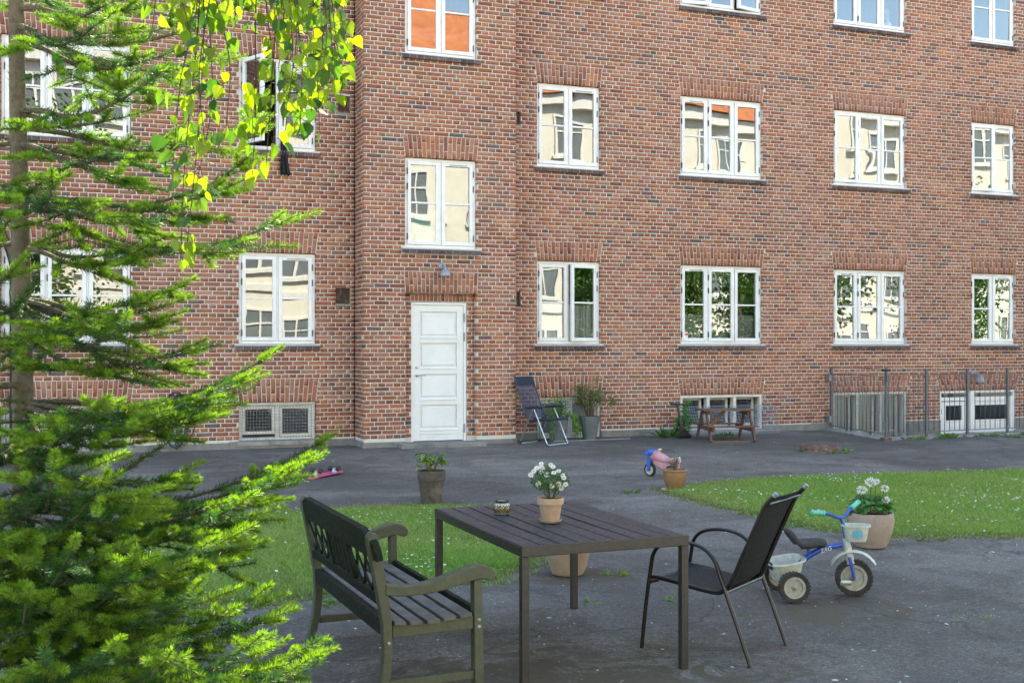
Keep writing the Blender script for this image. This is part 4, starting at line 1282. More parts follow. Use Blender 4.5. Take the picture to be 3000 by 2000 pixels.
# ================================================================== tricycle
MT['trike_blue'] = simple('tricycle_blue', (0.006, 0.065, 0.40), (0.006, 0.052, 0.33), 12, 0.3, 0.0, 0.5)
MT['trike_grey'] = simple('tricycle_pale_plastic', (0.50, 0.54, 0.50), (0.42, 0.45, 0.41), 30, 0.5, dirt=(0.20, 0.20, 0.15), dscale=16, damount=0.6)
MT['trike_rim'] = simple('tricycle_rim_plastic', (0.33, 0.34, 0.30), (0.26, 0.265, 0.235), 40, 0.55, dirt=(0.15, 0.14, 0.11), dscale=20, damount=0.5)
MT['teal'] = simple('teal_rubber', (0.09, 0.46, 0.34), (0.07, 0.38, 0.29), 20, 0.5)
MT['rubber'] = simple('black_rubber', (0.022, 0.021, 0.021), (0.038, 0.035, 0.033), 30, 0.8, bump=0.2)
MT['sticker_blue'] = simple('sticker_blue', (0.10, 0.33, 0.42), None, 20, 0.5)
tk = empty('tricycle', (4.675, 6.68, gz(6.6)), math.atan2(-0.34, 0.94))
tag(tk, 'blue and pale grey child tricycle with teal grips and two baskets', 'tricycle')
def wheel(parent, r, w, loc, rz=0.0, knobs=26, rimr=0.70):
    """a wheel whose axle lies along local y."""
    t = empty('wheel', loc, rz, parent)
    rot = Matrix.Rotation(R(90), 4, 'X')
    hw = w / 2
    MB().lathe([(r * 0.66, -hw * 0.8), (r * 0.80, -hw), (r * 0.95, -hw * 0.92), (r * 0.985, -hw * 0.5), (r * 0.985, hw * 0.5), (r * 0.95, hw * 0.92), (r * 0.80, hw), (r * 0.66, hw * 0.8), (r * 0.66, -hw * 0.8)], 32, M=rot, caps=False).build('tyre', MT['rubber'], t, smooth=True)
    if knobs:
        kb = MB()
        for i in range(knobs):
            a = 2 * math.pi * i / knobs
            Mx = Matrix.Rotation(a, 4, 'Y')
            for s in (-1, 1):
                kb.box(-r * 0.065, r * 0.065, s * hw * 0.98 - hw * 0.30, s * hw * 0.98 + hw * 0.10, r * 0.88, r * 1.0, Mx)
        kb.build('tread', MT['rubber'], t)
    MB().lathe([(0.004, -hw * 0.30), (r * 0.50, -hw * 0.34), (r * 0.54, -hw * 0.80), (r * 0.70, -hw * 0.86), (r * 0.70, hw * 0.86), (r * 0.54, hw * 0.80), (r * 0.50, hw * 0.34), (0.004, hw * 0.30)], 32, M=rot).build('rim', MT['trike_rim'], t, smooth=True)
    MB().lathe([(0.004, -hw * 1.15), (r * 0.08, -hw * 1.12), (r * 0.17, -hw * 0.7), (r * 0.19, -hw * 0.3), (r * 0.19, hw * 0.3), (r * 0.17, hw * 0.7), (r * 0.08, hw * 1.12), (0.004, hw * 1.15)], 16, M=rot).build('hub', MT['trike_rim'], t, smooth=True)
    MB().tube([(0, -hw * 1.3, 0), (0, hw * 1.3, 0)], r * 0.05, 8).build('axle', MT['rust'], t, smooth=True)
    return t
wheel(tk, 0.105, 0.048, (0, -0.205, 0.105)); wheel(tk, 0.105, 0.048, (0, 0.205, 0.105))
STEER = R(-16)
FX, FZ = 0.475, 0.125
wheel(tk, 0.128, 0.048, (FX, 0, 0.128), STEER, 26)
MB().tube([(0, -0.20, 0.105), (0, 0.20, 0.105)], 0.008, 8).build('rear_axle', MT['rust'], tk, smooth=True)
frame_path = spline([(0.02, 0, 0.11), (0.06, 0, 0.185), (0.14, 0, 0.265), (0.25, 0, 0.325), (0.39, 0, 0.355)], 6)
MB().tube(frame_path, 0.0195, 12).build('frame_tube', MT['trike_blue'], tk, smooth=True)
MB().tube([(0.16, 0, 0.27), (0.155, 0, 0.345)], 0.013, 10).build('seat_post', MT['trike_blue'], tk, smooth=True)
st_ = MB(); rows = []
prof = [(-0.02, 0.085, 0.455), (0.0, 0.095, 0.42), (0.035, 0.10, 0.378), (0.08, 0.095, 0.360), (0.15, 0.085, 0.360), (0.22, 0.055, 0.366), (0.26, 0.035, 0.362)]
nn = 8; vs = []
for (x, hw, z) in prof:
    for k in range(nn + 1):
        u = k / nn * 2 - 1
        vs.append((x + (0.03 * (abs(u) ** 2) if x < 0.05 else 0), u * hw, z + 0.006 * (1 - u * u) - 0.018 * abs(u) ** 4))
st_.add(vs, [(r * (nn + 1) + k, r * (nn + 1) + k + 1, (r + 1) * (nn + 1) + k + 1, (r + 1) * (nn + 1) + k) for r in range(len(prof) - 1) for k in range(nn)])
o = st_.build('saddle', MT['rubber'], tk, smooth=True)
sd = o.modifiers.new('thickness', 'SOLIDIFY'); sd.thickness = 0.03
def front(p):
    """a point of the steering assembly: steered about the head axis."""
    c_, s_ = math.cos(STEER), math.sin(STEER)
    x, y, z = p[0] - 0.43, p[1], p[2]
    return (0.43 + x * c_ - y * s_, x * s_ + y * c_, z)
fr = lambda pts: [front(p) for p in pts]
for s in (-1, 1):
    MB().tube(fr([(FX, s * 0.036, 0.128), (0.452, s * 0.036, 0.24), (0.44, s * 0.030, 0.275)]), 0.012, 8).build('fork_leg', MT['trike_blue'], tk, smooth=True)
MB().tube(fr(spline([(0.452, 0, 0.225), (0.437, 0, 0.30), (0.425, 0, 0.365), (0.42, 0, 0.40)], 4)), [0.030] * 3 + [0.027] * 4 + [0.024] * 6, 12).build('fork_crown', MT['trike_grey'], tk, smooth=True)
# mudguard
mg = MB(); vs = []
ang = np.linspace(R(158), R(28), 14); nn = 6
for a in ang:
    rr = 0.158
    for k in range(nn + 1):
        u = k / nn * 2 - 1
        vs.append(front((FX - 0.005 + (rr + 0.010 * (1 - u * u)) * math.cos(a), u * 0.040, 0.150 + (rr + 0.010 * (1 - u * u)) * math.sin(a))))
mg.add(vs, [(r * (nn + 1) + k, r * (nn + 1) + k + 1, (r + 1) * (nn + 1) + k + 1, (r + 1) * (nn + 1) + k) for r in range(len(ang) - 1) for k in range(nn)])
o = mg.build('mudguard', MT['trike_grey'], tk, smooth=True); o.modifiers.new('thickness', 'SOLIDIFY').thickness = 0.005
MB().tube(fr([(0.42, 0, 0.38), (0.40, 0, 0.50), (0.385, 0, 0.545)]), 0.013, 10).build('stem', MT['trike_blue'], tk, smooth=True)
HB = R(-46)
def bar_pt(p):
    """the handlebar is twisted further on its stem."""
    q = front(p)
    cx_, cy_ = front((0.385, 0, 0))[:2]
    x, y = q[0] - cx_, q[1] - cy_
    return (cx_ + x * math.cos(HB) + y * math.sin(HB) * -1, cy_ + x * math.sin(HB) + y * math.cos(HB), q[2])
hb = [bar_pt(p) for p in spline([(0.335, -0.20, 0.585), (0.36, -0.10, 0.572), (0.385, -0.03, 0.545), (0.385, 0.03, 0.545), (0.36, 0.11, 0.585), (0.34, 0.20, 0.62)], 6)]
MB().tube(hb, 0.0115, 10).build('handlebar', MT['trike_blue'], tk, smooth=True)
for (a, b) in ((hb[0], hb[5]), (hb[-1], hb[-6])):
    a = Vector(a); b = Vector(b); d = (a - b).normalized(); e0 = a + d * 0.025; e1 = a - d * 0.075
    MB().tube([e0 + d * 0.004, e0, e0 - d * 0.012, e0 - d * 0.014, e1 + d * 0.014, e1 + d * 0.012, e1, e1 - d * 0.003], [0.008, 0.019, 0.021, 0.017, 0.017, 0.022, 0.022, 0.014], 14).build('grip', MT['teal'], tk, smooth=True)
def tub(parent, name, c, a, b, h, taper, mat, rz=0.0, lip=0.010, sup=3.2, tilt=0.0):
    """an open plastic basket with a rolled rim, rounded-rectangle plan."""
    n = 36; vs = []; fs = []
    def ringp(k, s, z):
        t = 2 * math.pi * k / n
        ct, st2 = math.cos(t), math.sin(t)
        r = (abs(ct) ** sup + abs(st2) ** sup) ** (-1 / sup)
        return (a * s * r * ct, b * s * r * st2, z + tilt * a * s * r * ct)
    prof = [(taper * 0.2, 0.0), (taper * 0.92, 0.0), (taper, 0.012), (0.97, h - 0.012), (1.0 + lip / a, h - 0.010), (1.0 + lip / a, h), (0.96, h), (0.93, h - 0.014), (taper * 0.95, 0.016), (taper * 0.2, 0.014)]
    for (s, z) in prof:
        for k in range(n): vs.append(ringp(k, s, z))
    for i in range(len(prof) - 1):
        for k in range(n):
            p, q = i * n + k, i * n + (k + 1) % n
            fs.append((p, q, q + n, p + n))
    mbx = MB().add(vs, fs)
    return mbx.build(name, mat, parent, smooth=True, loc=c, rot=(0, 0, rz))
fb = front((0.485, 0, 0.385))
bk = tub(tk, 'front_basket', fb, 0.090, 0.070, 0.112, 0.80, MT['trike_grey'], STEER)
sk = MB(); sk.lathe([(0.0355, 0), (0.0355, 0.002)], 20, M=Matrix.Rotation(R(90), 4, 'X'))
sk.prism([(-0.03, -0.028), (0.03, -0.028), (0.034, 0.0), (0.03, 0.022), (-0.03, 0.022), (-0.034, 0.0)], -0.0025, -0.0005)
sk.build('basket_sticker', MT['sticker_blue'], tk, loc=(fb[0] + 0.010 + 0.0690 * math.sin(STEER), fb[1] - 0.0690 * math.cos(STEER), 0.443), rot=(R(-5), 0, STEER))
tub(tk, 'rear_basket', (-0.005, 0, 0.13), 0.115, 0.15, 0.125, 0.78, MT['trike_grey'], 0.0, 0.012, 3.2, 0.18)
sl_ = MB()
for i in range(9):
    sl_.box(-0.128, -0.117, -0.09 + i * 0.0225 - 0.005, -0.09 + i * 0.0225 + 0.005, 0.20, 0.245)
sl_.build('basket_slots', MT['rubber'], tk)
for s in (-1, 1):
    pc = front((FX + s * 0.06, s * 0.10, 0.128 + s * 0.02)); cr = front((FX, s * 0.05, 0.128))
    MB().tube([front((FX, 0, 0.128)), cr, front((FX + s * 0.06, s * 0.055, 0.128 + s * 0.02)), pc], 0.006, 8).build('crank', MT['rust'], tk, smooth=True)
    pd = MB()
    ring(pd, -0.035, 0.035, -0.032, 0.032, 0.010, -0.010, 0.010)
    pd.tube([(-0.026, 0, -0.012), (0.026, 0, -0.012)], 0.009, 8); pd.tube([(-0.026, 0, 0.012), (0.026, 0, 0.012)], 0.009, 8)
    pd.build('pedal', MT['trike_grey'], tk, bevel=0.003, loc=pc, rot=(R(62), 0, STEER + R(6)))
# the maker's lettering on the tube
cu_ = bpy.data.curves.new('lettering', 'FONT')
cu_.body = 'EAG'; cu_.size = 0.040; cu_.extrude = 0.0008; cu_.shear = 0.25; cu_.space_character = 1.05; cu_.align_x = 'LEFT'
MT['letter_white'] = simple('letter_white', (0.62, 0.64, 0.62), None, 20, 0.5)
cu_.materials.append(MT['letter_white'])
fo_ = link('font_source', cu_)
lm_ = bpy.data.meshes.new_from_object(fo_.evaluated_get(bpy.context.evaluated_depsgraph_get()))
bpy.data.objects.remove(fo_)
link('lettering', lm_, tk, (0.24, -0.0212, 0.302), (R(90), R(-17), 0))

# ================================================================== ride-on toy bike
MT['pink_plastic'] = simple('faded_pink_plastic', (0.55, 0.30, 0.34), (0.50, 0.22, 0.25), 8, 0.4)
MT['toy_blue'] = simple('toy_blue_plastic', (0.012, 0.12, 0.55), (0.012, 0.10, 0.46), 12, 0.4)
MT['toy_yellow'] = simple('toy_yellow_plastic', (0.72, 0.50, 0.06), None, 12, 0.4)
MT['toy_rim'] = simple('toy_cream_rim', (0.48, 0.44, 0.32), None, 12, 0.5)
ty = empty('ride_on_bike', (6.985, 12.33, gz(12.4)), math.atan2(0.94, -0.40))
tag(ty, 'pink and blue ride-on toy bike with black tyres behind the glazed pot', 'toy bike')
for (x, yw) in ((0.0, -0.055), (0.0, 0.055), (0.36, 0.0)):
    r = 0.084
    t = empty('wheel', (x, yw, r), 0 if x < 0.1 else R(4), ty)
    rot = Matrix.Rotation(R(90), 4, 'X'); hw = 0.02
    MB().lathe([(r * .7, -hw), (r * .93, -hw), (r, -hw * .5), (r, hw * .5), (r * .93, hw), (r * .7, hw), (r * .7, -hw)], 28, M=rot, caps=False).build('tyre', MT['rubber'], t, smooth=True)
    MB().lathe([(.003, -hw * .7), (r * .70, -hw * .8), (r * .70, hw * .8), (.003, hw * .7)], 28, M=rot).build('rim', MT['toy_rim'] if x > 0.1 else MT['white_paint'], t, smooth=True)
    MB().lathe([(.003, -hw * 1.1), (r * .14, -hw * 1.05), (r * .14, hw * 1.05), (.003, hw * 1.1)], 12, M=rot).build('hub', MT['rubber'], t, smooth=True)
bp = spline([(-0.10, 0, 0.235), (-0.02, 0, 0.215), (0.08, 0, 0.215), (0.17, 0, 0.245), (0.26, 0, 0.265), (0.31, 0, 0.235), (0.325, 0, 0.20)], 5)
rr = [0.03, 0.038, 0.042, 0.044, 0.046, 0.046, 0.046, 0.046, 0.045, 0.045, 0.045, 0.047, 0.05, 0.053, 0.056, 0.058, 0.06, 0.062, 0.064, 0.064, 0.063, 0.06, 0.057, 0.054, 0.05, 0.045, 0.04, 0.036, 0.03, 0.025, 0.02]
MB().tube(bp, rr[:len(bp)], 14).build('body', MT['pink_plastic'], ty, smooth=True)
MB().prism([(-0.07, 0.06), (0.03, 0.055), (0.20, 0.13), (0.29, 0.17), (0.28, 0.24), (0.0, 0.20), (-0.09, 0.20)], -0.034, 0.034).build('lower_body', MT['pink_plastic'], ty, bevel=0.012)
MB().box(-0.035, 0.035, -0.0125, 0.0125, -0.012, 0.012).build('seat_grip', MT['white_paint'], ty, bevel=0.006, loc=(-0.07, 0, 0.265))
for s in (-1, 1):
    MB().prism([(0.345, 0.07), (0.385, 0.07), (0.365, 0.30), (0.30, 0.32), (0.315, 0.28)], s * 0.036 - 0.009, s * 0.036 + 0.009).build('fork_leg', MT['toy_blue'], ty, bevel=0.006)
MB().box(0.285, 0.365, -0.10, 0.10, 0.285, 0.335).build('handlebar', MT['toy_blue'], ty, bevel=0.014)
MB().tube([(0.325, -0.17, 0.33), (0.325, -0.095, 0.315)], 0.016, 10).build('grip', MT['toy_yellow'], ty, smooth=True)
MB().tube([(0.325, 0.095, 0.30), (0.325, 0.15, 0.29)], 0.016, 10).build('grip', MT['toy_blue'], ty, smooth=True)
MB().lathe([(0.022, 0), (0.022, 0.004)], 16, M=Matrix.Translation((0.235, -0.058, 0.235)) @ Matrix.Rotation(R(80), 4, 'X')).build('badge', MT['lamp_grey'], ty)

# ================================================================== skateboard, upside down
MT['hot_pink'] = simple('hot_pink_plastic', (0.62, 0.055, 0.22), (0.55, 0.045, 0.19), 12, 0.35)
MT['wheel_brown'] = simple('dark_brown_urethane', (0.035, 0.022, 0.018), None, 12, 0.4)
sk_ = empty('skateboard', (3.03, 13.96, gz(13.96)), math.atan2(0.42, 0.54))
tag(sk_, 'pink plastic skateboard lying upside down on the asphalt', 'skateboard')
outline = []
for k in range(28):
    t = 2 * math.pi * k / 28
    outline.append((0.30 * math.copysign(abs(math.cos(t)) ** 0.55, math.cos(t)), 0.078 * math.copysign(abs(math.sin(t)) ** 0.6, math.sin(t))))
dk = MB(); zf = lambda x: 0.018 + (-0.016 if x < -0.2 else 0) * min(1, (abs(x) - 0.2) / 0.1) + 0.012 * (x / 0.3)
vs = [(x, y, zf(x)) for x, y in outline] + [(x, y, zf(x) + 0.012) for x, y in outline]
n = len(outline)
dk.add(vs, [tuple(range(n - 1, -1, -1)), tuple(range(n, 2 * n))] + [(i, (i + 1) % n, n + (i + 1) % n, n + i) for i in range(n)])
dk.build('deck', MT['hot_pink'], sk_, bevel=0.003)
for x in (-0.17, 0.17):
    MB().prism([(x - 0.03, 0.03), (x + 0.03, 0.03), (x + 0.012, 0.075), (x - 0.012, 0.075)], -0.02, 0.02).build('truck', MT['chrome'], sk_, bevel=0.004)
    MB().tube([(x, -0.07, 0.082), (x, 0.07, 0.082)], 0.006, 8).build('axle', MT['chrome'], sk_, smooth=True)
    for s in (-1, 1):
        MB().lathe([(0.008, -0.022), (0.024, -0.024), (0.031, -0.016), (0.032, 0.0), (0.031, 0.016), (0.024, 0.024), (0.008, 0.022)], 20, M=Matrix.Translation((x, s * 0.062, 0.082)) @ Matrix.Rotation(R(90), 4, 'X')).build('wheel', MT['wheel_brown'], sk_, smooth=True)

# ================================================================== foliage helpers
MT['leaf'] = leaf_mat('leaf', 1.0, 0.35, 0.5)
MT['leaf_birch'] = leaf_mat('birch_leaf', 1.05, 0.55, 0.42, 0.4, (1.35, 1.4, 0.4))
MT['needle'] = leaf_mat('fir_needle', 1.0, 0.42, 0.5, 0.35)
MT['grass'] = leaf_mat('grass_blade', 1.0, 0.30, 0.55, 0.3)
MT['petal'] = leaf_mat('white_petal', 0.9, 0.30, 0.6, 0.3, (1.0, 1.0, 1.0))
MT['stem'] = simple('green_brown_stem', (0.11, 0.085, 0.04), (0.08, 0.06, 0.03), 30, 0.8)
MT['soil'] = simple('potting_soil', (0.035, 0.024, 0.016), (0.055, 0.04, 0.028), 60, 0.95, bump=1.0, bscale=90)
def unit(a): return a / np.maximum(np.linalg.norm(a, axis=-1, keepdims=True), 1e-9)
def leaf_arrays(P_, Dn, L_, Wd, cols, fold=0.18, side=None):
    """many leaves: base points, directions, lengths, widths -> folded six-point blades (two quads each)."""
    n = len(P_)
    Dn = unit(Dn)
    if side is None: side = rng.normal(size=(n, 3))
    S = unit(np.cross(Dn, side)); Nn = np.cross(S, Dn)
    L_ = np.asarray(L_)[:, None]; Wd = np.asarray(Wd)[:, None]
    up = Nn * Wd * fold
    a = P_
    b = P_ + Dn * L_ * 0.42 + S * Wd * 0.5 + up
    c = P_ + Dn * L_ * 0.42
    d = P_ + Dn * L_ * 0.42 - S * Wd * 0.5 + up
    e = P_ + Dn * L_ - Nn * L_ * 0.12
    V_ = np.stack([a, b, e, c, d], 1).reshape(-1, 3)
    i = np.arange(n)[:, None] * 5
    Fq = np.concatenate([i + np.array([[0, 1, 2, 3]]), i + np.array([[0, 3, 2, 4]])], 0)
    C_ = np.repeat(cols, 5, axis=0)
    return V_, Fq, C_
def tone(n, base, var=0.25, jitter=0.12):
    base = np.asarray(base)
    return np.clip(base[None, :] * rng.uniform(1 - var, 1 + var, (n, 1)) * rng.uniform(1 - jitter, 1 + jitter, (n, 3)), 0.003, 0.95)
def blob(n, c, r, shell=0.35):
    """points inside an ellipsoid, denser to its outside."""
    d = unit(rng.normal(size=(n, 3)))
    q = rng.uniform(shell, 1.0, (n, 1)) ** 0.6
    return np.asarray(c)[None] + d * q * np.asarray(r)[None], d
def foliage(parent, name, V_, F_q, C_, mat=None):
    return link(name, npmesh(name, V_, F_q, mat or MT['leaf'], C_), parent)
def soil_disc(parent, r, z):
    return MB().lathe([(r, z - 0.01), (r, z), (r * 0.5, z + 0.008), (0.003, z + 0.010)], 20).build('soil', MT['soil'], parent, smooth=True)

# ================================================================== pots and their plants
MT['terracotta'] = simple('pale_terracotta', (0.42, 0.285, 0.195), (0.36, 0.24, 0.165), 20, 0.85, bump=0.15, dirt=(0.50, 0.40, 0.30), dscale=9, damount=0.4)
MT['saucer_clay'] = simple('saucer_clay', (0.42, 0.33, 0.20), (0.33, 0.25, 0.15), 20, 0.8, dirt=(0.22, 0.19, 0.12), dscale=12, damount=0.5)
MT['dark_clay'] = simple('dark_stained_clay', (0.085, 0.062, 0.048), (0.055, 0.043, 0.036), 12, 0.8, bump=0.3, dirt=(0.20, 0.17, 0.14), dscale=7, damount=0.55)
MT['glazed_clay'] = simple('glazed_brown_clay', (0.27, 0.145, 0.070), (0.21, 0.11, 0.055), 7, 0.35, bump=0.1, dirt=(0.33, 0.22, 0.13), dscale=10, damount=0.4)
MT['stone_clay'] = simple('pale_pink_clay', (0.33, 0.262, 0.218), (0.27, 0.215, 0.18), 7, 0.8, bump=0.3, dirt=(0.12, 0.095, 0.075), dscale=8, damount=0.55)
MT['zinc'] = simple('grey_zinc_planter', (0.135, 0.160, 0.165), (0.105, 0.125, 0.13), 12, 0.6, 0.2, dirt=(0.20, 0.22, 0.22), dscale=8, damount=0.35)

# daisies on the table
dz = 0.7345
dt = empty('potted_daisy', (2.653, 6.12, dz))
tag(dt, 'white daisies in a small terracotta pot with saucer on the table', 'potted plant')
MB().lathe([(0.052, 0.0), (0.060, 0.004), (0.069, 0.016), (0.069, 0.021), (0.064, 0.021), (0.056, 0.010), (0.01, 0.009)], 32).build('saucer', MT['saucer_clay'], dt, smooth=True)
MB().lathe([(0.051, 0.011), (0.055, 0.03), (0.067, 0.108), (0.0775, 0.109), (0.0785, 0.143), (0.076, 0.146), (0.071, 0.145), (0.069, 0.12), (0.02, 0.12)], 32).build('pot', MT['terracotta'], dt, smooth=True)
soil_disc(dt, 0.070, 0.132)
sm = MB()
for k in range(9):
    a = 2 * math.pi * k / 9 + random.uniform(-.2, .2); q = random.uniform(0.04, 0.085)
    sm.tube(spline([(0.012 * math.cos(a), 0.012 * math.sin(a), 0.135), (0.6 * q * math.cos(a), 0.6 * q * math.sin(a), 0.17), (q * math.cos(a), q * math.sin(a), 0.235)], 4), 0.0028, 5)
sm.build('stems', MT['stem'], dt, smooth=True)
n = 1500
Pb, Db = blob(n, (0, 0, 0.235), (0.108, 0.108, 0.075), 0.25)
Pb[:, 2] += 0.02 * (1 - (Pb[:, 0] ** 2 + Pb[:, 1] ** 2) / 0.011)
foliage(dt, 'leaves', *leaf_arrays(Pb, Db + rng.normal(size=(n, 3)) * 0.7 + np.array([0, 0, 0.3]), rng.uniform(0.012, 0.024, n), rng.uniform(0.004, 0.008, n), tone(n, (0.055, 0.135, 0.035), 0.45)))
PETAL = None
def daisy(parent, p, nrm, r=0.0155):
    """one flower: a ring of petals and a yellow eye."""
    nrm = Vector(nrm).normalized()
    q = nrm.to_track_quat('Z', 'Y').to_matrix().to_4x4()
    f_ = empty('flower', p, 0, parent)
    npt = random.choice((12, 13, 14))
    m_ = MB(); m_.cc = (0.80, 0.80, 0.78)
    for k in range(npt):
        a = 2 * math.pi * k / npt + random.uniform(-.08, .08); rr_ = r * random.uniform(0.88, 1.08); w = r * 0.165
        c_, s_ = math.cos(a), math.sin(a)
        pts = [(0.2, 0, 0.0), (0.65, 1, 0.06), (0.95, 0.7, 0.02), (0.95, -0.7, 0.02), (0.65, -1, 0.06)]
        m_.add([q @ Vector((c_ * rr_ * x - s_ * w * y, s_ * rr_ * x + c_ * w * y, rr_ * z + random.uniform(-.02, .02) * rr_)) for x, y, z in pts], [(0, 1, 2, 3, 4)])
    m_.build('petals', MT['petal'], f_)
    e_ = MB(); e_.lathe([(r * 0.28, 0.0), (r * 0.27, r * 0.12), (r * 0.16, r * 0.2), (0.0004, r * 0.22)], 10, M=q)
    e_.build('flower_eye', MT['toy_yellow'], f_, smooth=True)
    return f_
cv = Vector((-sn, -cs, 0))      # towards the viewer's side of the yard
cr = Vector((cs, -sn, 0))
for (a, b, tip) in ((-0.055, 0.185, 0.4), (-0.080, 0.168, 0.9), (-0.048, 0.162, 0.8), (-0.115, 0.128, 0.3), (-0.098, 0.148, 0.6), (-0.052, 0.140, 0.2), (-0.024, 0.128, 0.3), (0.0, 0.178, 0.7), (0.012, 0.172, 0.6), (0.017, 0.142, 0.9), (0.045, 0.150, 0.8), (0.068, 0.122, 0.7), (0.074, 0.112, 0.6), (-0.072, 0.078, -0.1), (0.045, 0.080, -0.1), (0.006, 0.070, 0.0), (0.085, 0.078, 0.3), (0.060, 0.056, 0.1)):
    p = cr * a + cv * random.uniform(0.03, 0.09) + Vector((0, 0, 0.146 + b * 1.08))
    daisy(dt, p, cv * 1.0 + cr * random.uniform(-.4, .4) + Vector((0, 0, 0.25 + tip)), random.uniform(0.0155, 0.019))

# mosaic tealight jar on the table
cj = empty('tealight_jar', (2.506, 6.526, dz))
tag(cj, 'round mosaic glass tealight jar with dark rim on the table', 'tealight jar')
MT['grout'] = simple('pale_grout', (0.58, 0.60, 0.44), None, 30, 0.5)
MT['amber'] = simple('amber_mosaic', (0.085, 0.050, 0.016), (0.16, 0.10, 0.035), 40, 0.08, 0.0, 0.8)
MT['silver_mosaic'] = simple('silver_mosaic', (0.45, 0.50, 0.48), (0.30, 0.34, 0.34), 60, 0.12, 0.6)
jp = [(0.030, 0.0), (0.040, 0.006), (0.0495, 0.025), (0.0515, 0.042), (0.048, 0.060), (0.040, 0.072), (0.037, 0.074), (0.037, 0.070), (0.046, 0.058), (0.049, 0.042), (0.045, 0.022), (0.01, 0.006)]
MB().lathe(jp, 32).build('jar', MT['grout'], cj, smooth=True)
MB().lathe([(0.0415, 0.071), (0.0425, 0.075), (0.0425, 0.083), (0.040, 0.085), (0.036, 0.085), (0.036, 0.071)], 32).build('rim', MT['black_plastic'], cj, smooth=True)
MB().lathe([(0.030, 0.07), (0.030, 0.082), (0.003, 0.083)], 24).build('candle', MT['terracotta'], cj, smooth=True)
def jar_r(z):
    for (r0, z0_), (r1, z1_) in zip(jp[:6], jp[1:6]):
        if z0_ <= z <= z1_: return r0 + (r1 - r0) * (z - z0_) / (z1_ - z0_)
    return 0.04
nt_ = 16
tile_v = {}
for row in range(6):
    z = 0.010 + row * 0.0088
    for k in range(nt_):
        a = 2 * math.pi * (k + 0.5 * (row % 2)) / nt_
        da = math.pi / nt_ * 0.84
        def jp_(aa, zz, o=0.0012): rr_ = jar_r(max(0.001, min(0.0715, zz))) + o; return (rr_ * math.cos(aa), rr_ * math.sin(aa), zz)
        m_ = MB(); c4 = [jp_(a, z - 0.0076), jp_(a + da, z), jp_(a, z + 0.0076), jp_(a - da, z)]
        i4 = [jp_(a, z - 0.0076, -0.001), jp_(a + da, z, -0.001), jp_(a, z + 0.0076, -0.001), jp_(a - da, z, -0.001)]
        m_.add(c4 + i4, [(0, 1, 2, 3), (4, 5, 1, 0), (5, 6, 2, 1), (6, 7, 3, 2), (7, 4, 0, 3)])
        m_.build('mosaic_tile', MT['amber'], cj)
for k in range(20):
    a = 2 * math.pi * k / 20; da = math.pi / 20 * 0.85
    m_ = MB(); m_.add([jp_(a - da, 0.0645), jp_(a + da, 0.0645), jp_(a + da, 0.0705), jp_(a - da, 0.0705)], [(0, 1, 2, 3)])
    m_.build('mosaic_tile', MT['silver_mosaic'], cj)

# dark tall pot with a pale leafy plant
dkp = empty('potted_plant', (3.605, 11.45, gz(11.45)))
tag(dkp, 'tall dark stained clay pot with pale green leafy plant on the asphalt', 'potted plant')
MB().lathe([(0.103, 0.0), (0.108, 0.02), (0.134, 0.225), (0.137, 0.25), (0.148, 0.251), (0.150, 0.34), (0.146, 0.347), (0.136, 0.345), (0.132, 0.29), (0.03, 0.285)], 36).build('pot', MT['dark_clay'], dkp, smooth=True)
soil_disc(dkp, 0.133, 0.305)
sm = MB(); tips = []
for k in range(11):
    a = random.uniform(0, 2 * math.pi); q = random.uniform(0.03, 0.14); hh = random.uniform(0.12, 0.24)
    e_ = Vector((q * math.cos(a), q * math.sin(a), 0.31 + hh)); tips.append(e_)
    sm.tube(spline([(0.02 * math.cos(a), 0.02 * math.sin(a), 0.305), (0.5 * q * math.cos(a), 0.5 * q * math.sin(a), 0.31 + hh * 0.6), e_], 4), 0.0035, 5)
sm.build('stems', MT['leaf'] if False else MT['stem'], dkp, smooth=True)
def leaf_shape(L_, W_, curl=0.12, seg=5, ser=0.0):
    """a single broad leaf lying along +x, pointed, folded at the midrib, tip curling down."""
    xs_ = [0, 0.12, 0.3, 0.5, 0.7, 0.88, 1.0]
    ws_ = [0.02, 0.55, 0.95, 1.0, 0.78, 0.36, 0.0]
    vs = []; fs = []
    for x, w in zip(xs_, ws_):
        z = -curl * L_ * x * x
        vs += [(x * L_, w * W_ / 2, z + 0.18 * W_ * w), (x * L_, 0, z), (x * L_, -w * W_ / 2, z + 0.18 * W_ * w)]
    for i in range(len(xs_) - 1):
        for k in range(2):
            a = i * 3 + k
            fs.append((a, a + 1, a + 4, a + 3))
    return vs, fs
def leaf_objs(parent, spots, mat, L_, W_, cols, curl=0.3, name='leaf'):
    """each leaf its own object; a handful of shared shapes."""
    shapes = []
    for c_ in cols:
        m_ = MB(); m_.cc = tuple(c_)
        v_, f_ = leaf_shape(1.0, W_ / L_, curl * random.uniform(0.6, 1.4))
        m_.add(v_, f_)
        shapes.append(m_.mesh(name, mat, True))
    for (p, d, s, roll) in spots:
        q = Vector(d).to_track_quat('X', 'Z')
        eu = (q.to_matrix() @ Matrix.Rotation(roll, 3, 'X')).to_euler()
        link(name, random.choice(shapes), parent, p, eu, (L_ * s,) * 3)
spots = []
for e_ in tips:
    for k in range(7):
        a = random.uniform(0, 2 * math.pi)
        spots.append((e_ - Vector((0, 0, random.uniform(0, 0.09))), (math.cos(a), math.sin(a), random.uniform(-0.5, 0.5)), random.uniform(0.7, 1.25), random.uniform(-.5, .5)))
leaf_objs(dkp, spots, MT['leaf'], 0.062, 0.042, [tuple(c) for c in tone(4, (0.26, 0.34, 0.075), 0.3)] + [tuple(c) for c in tone(3, (0.09, 0.20, 0.05), 0.3)], 0.45)

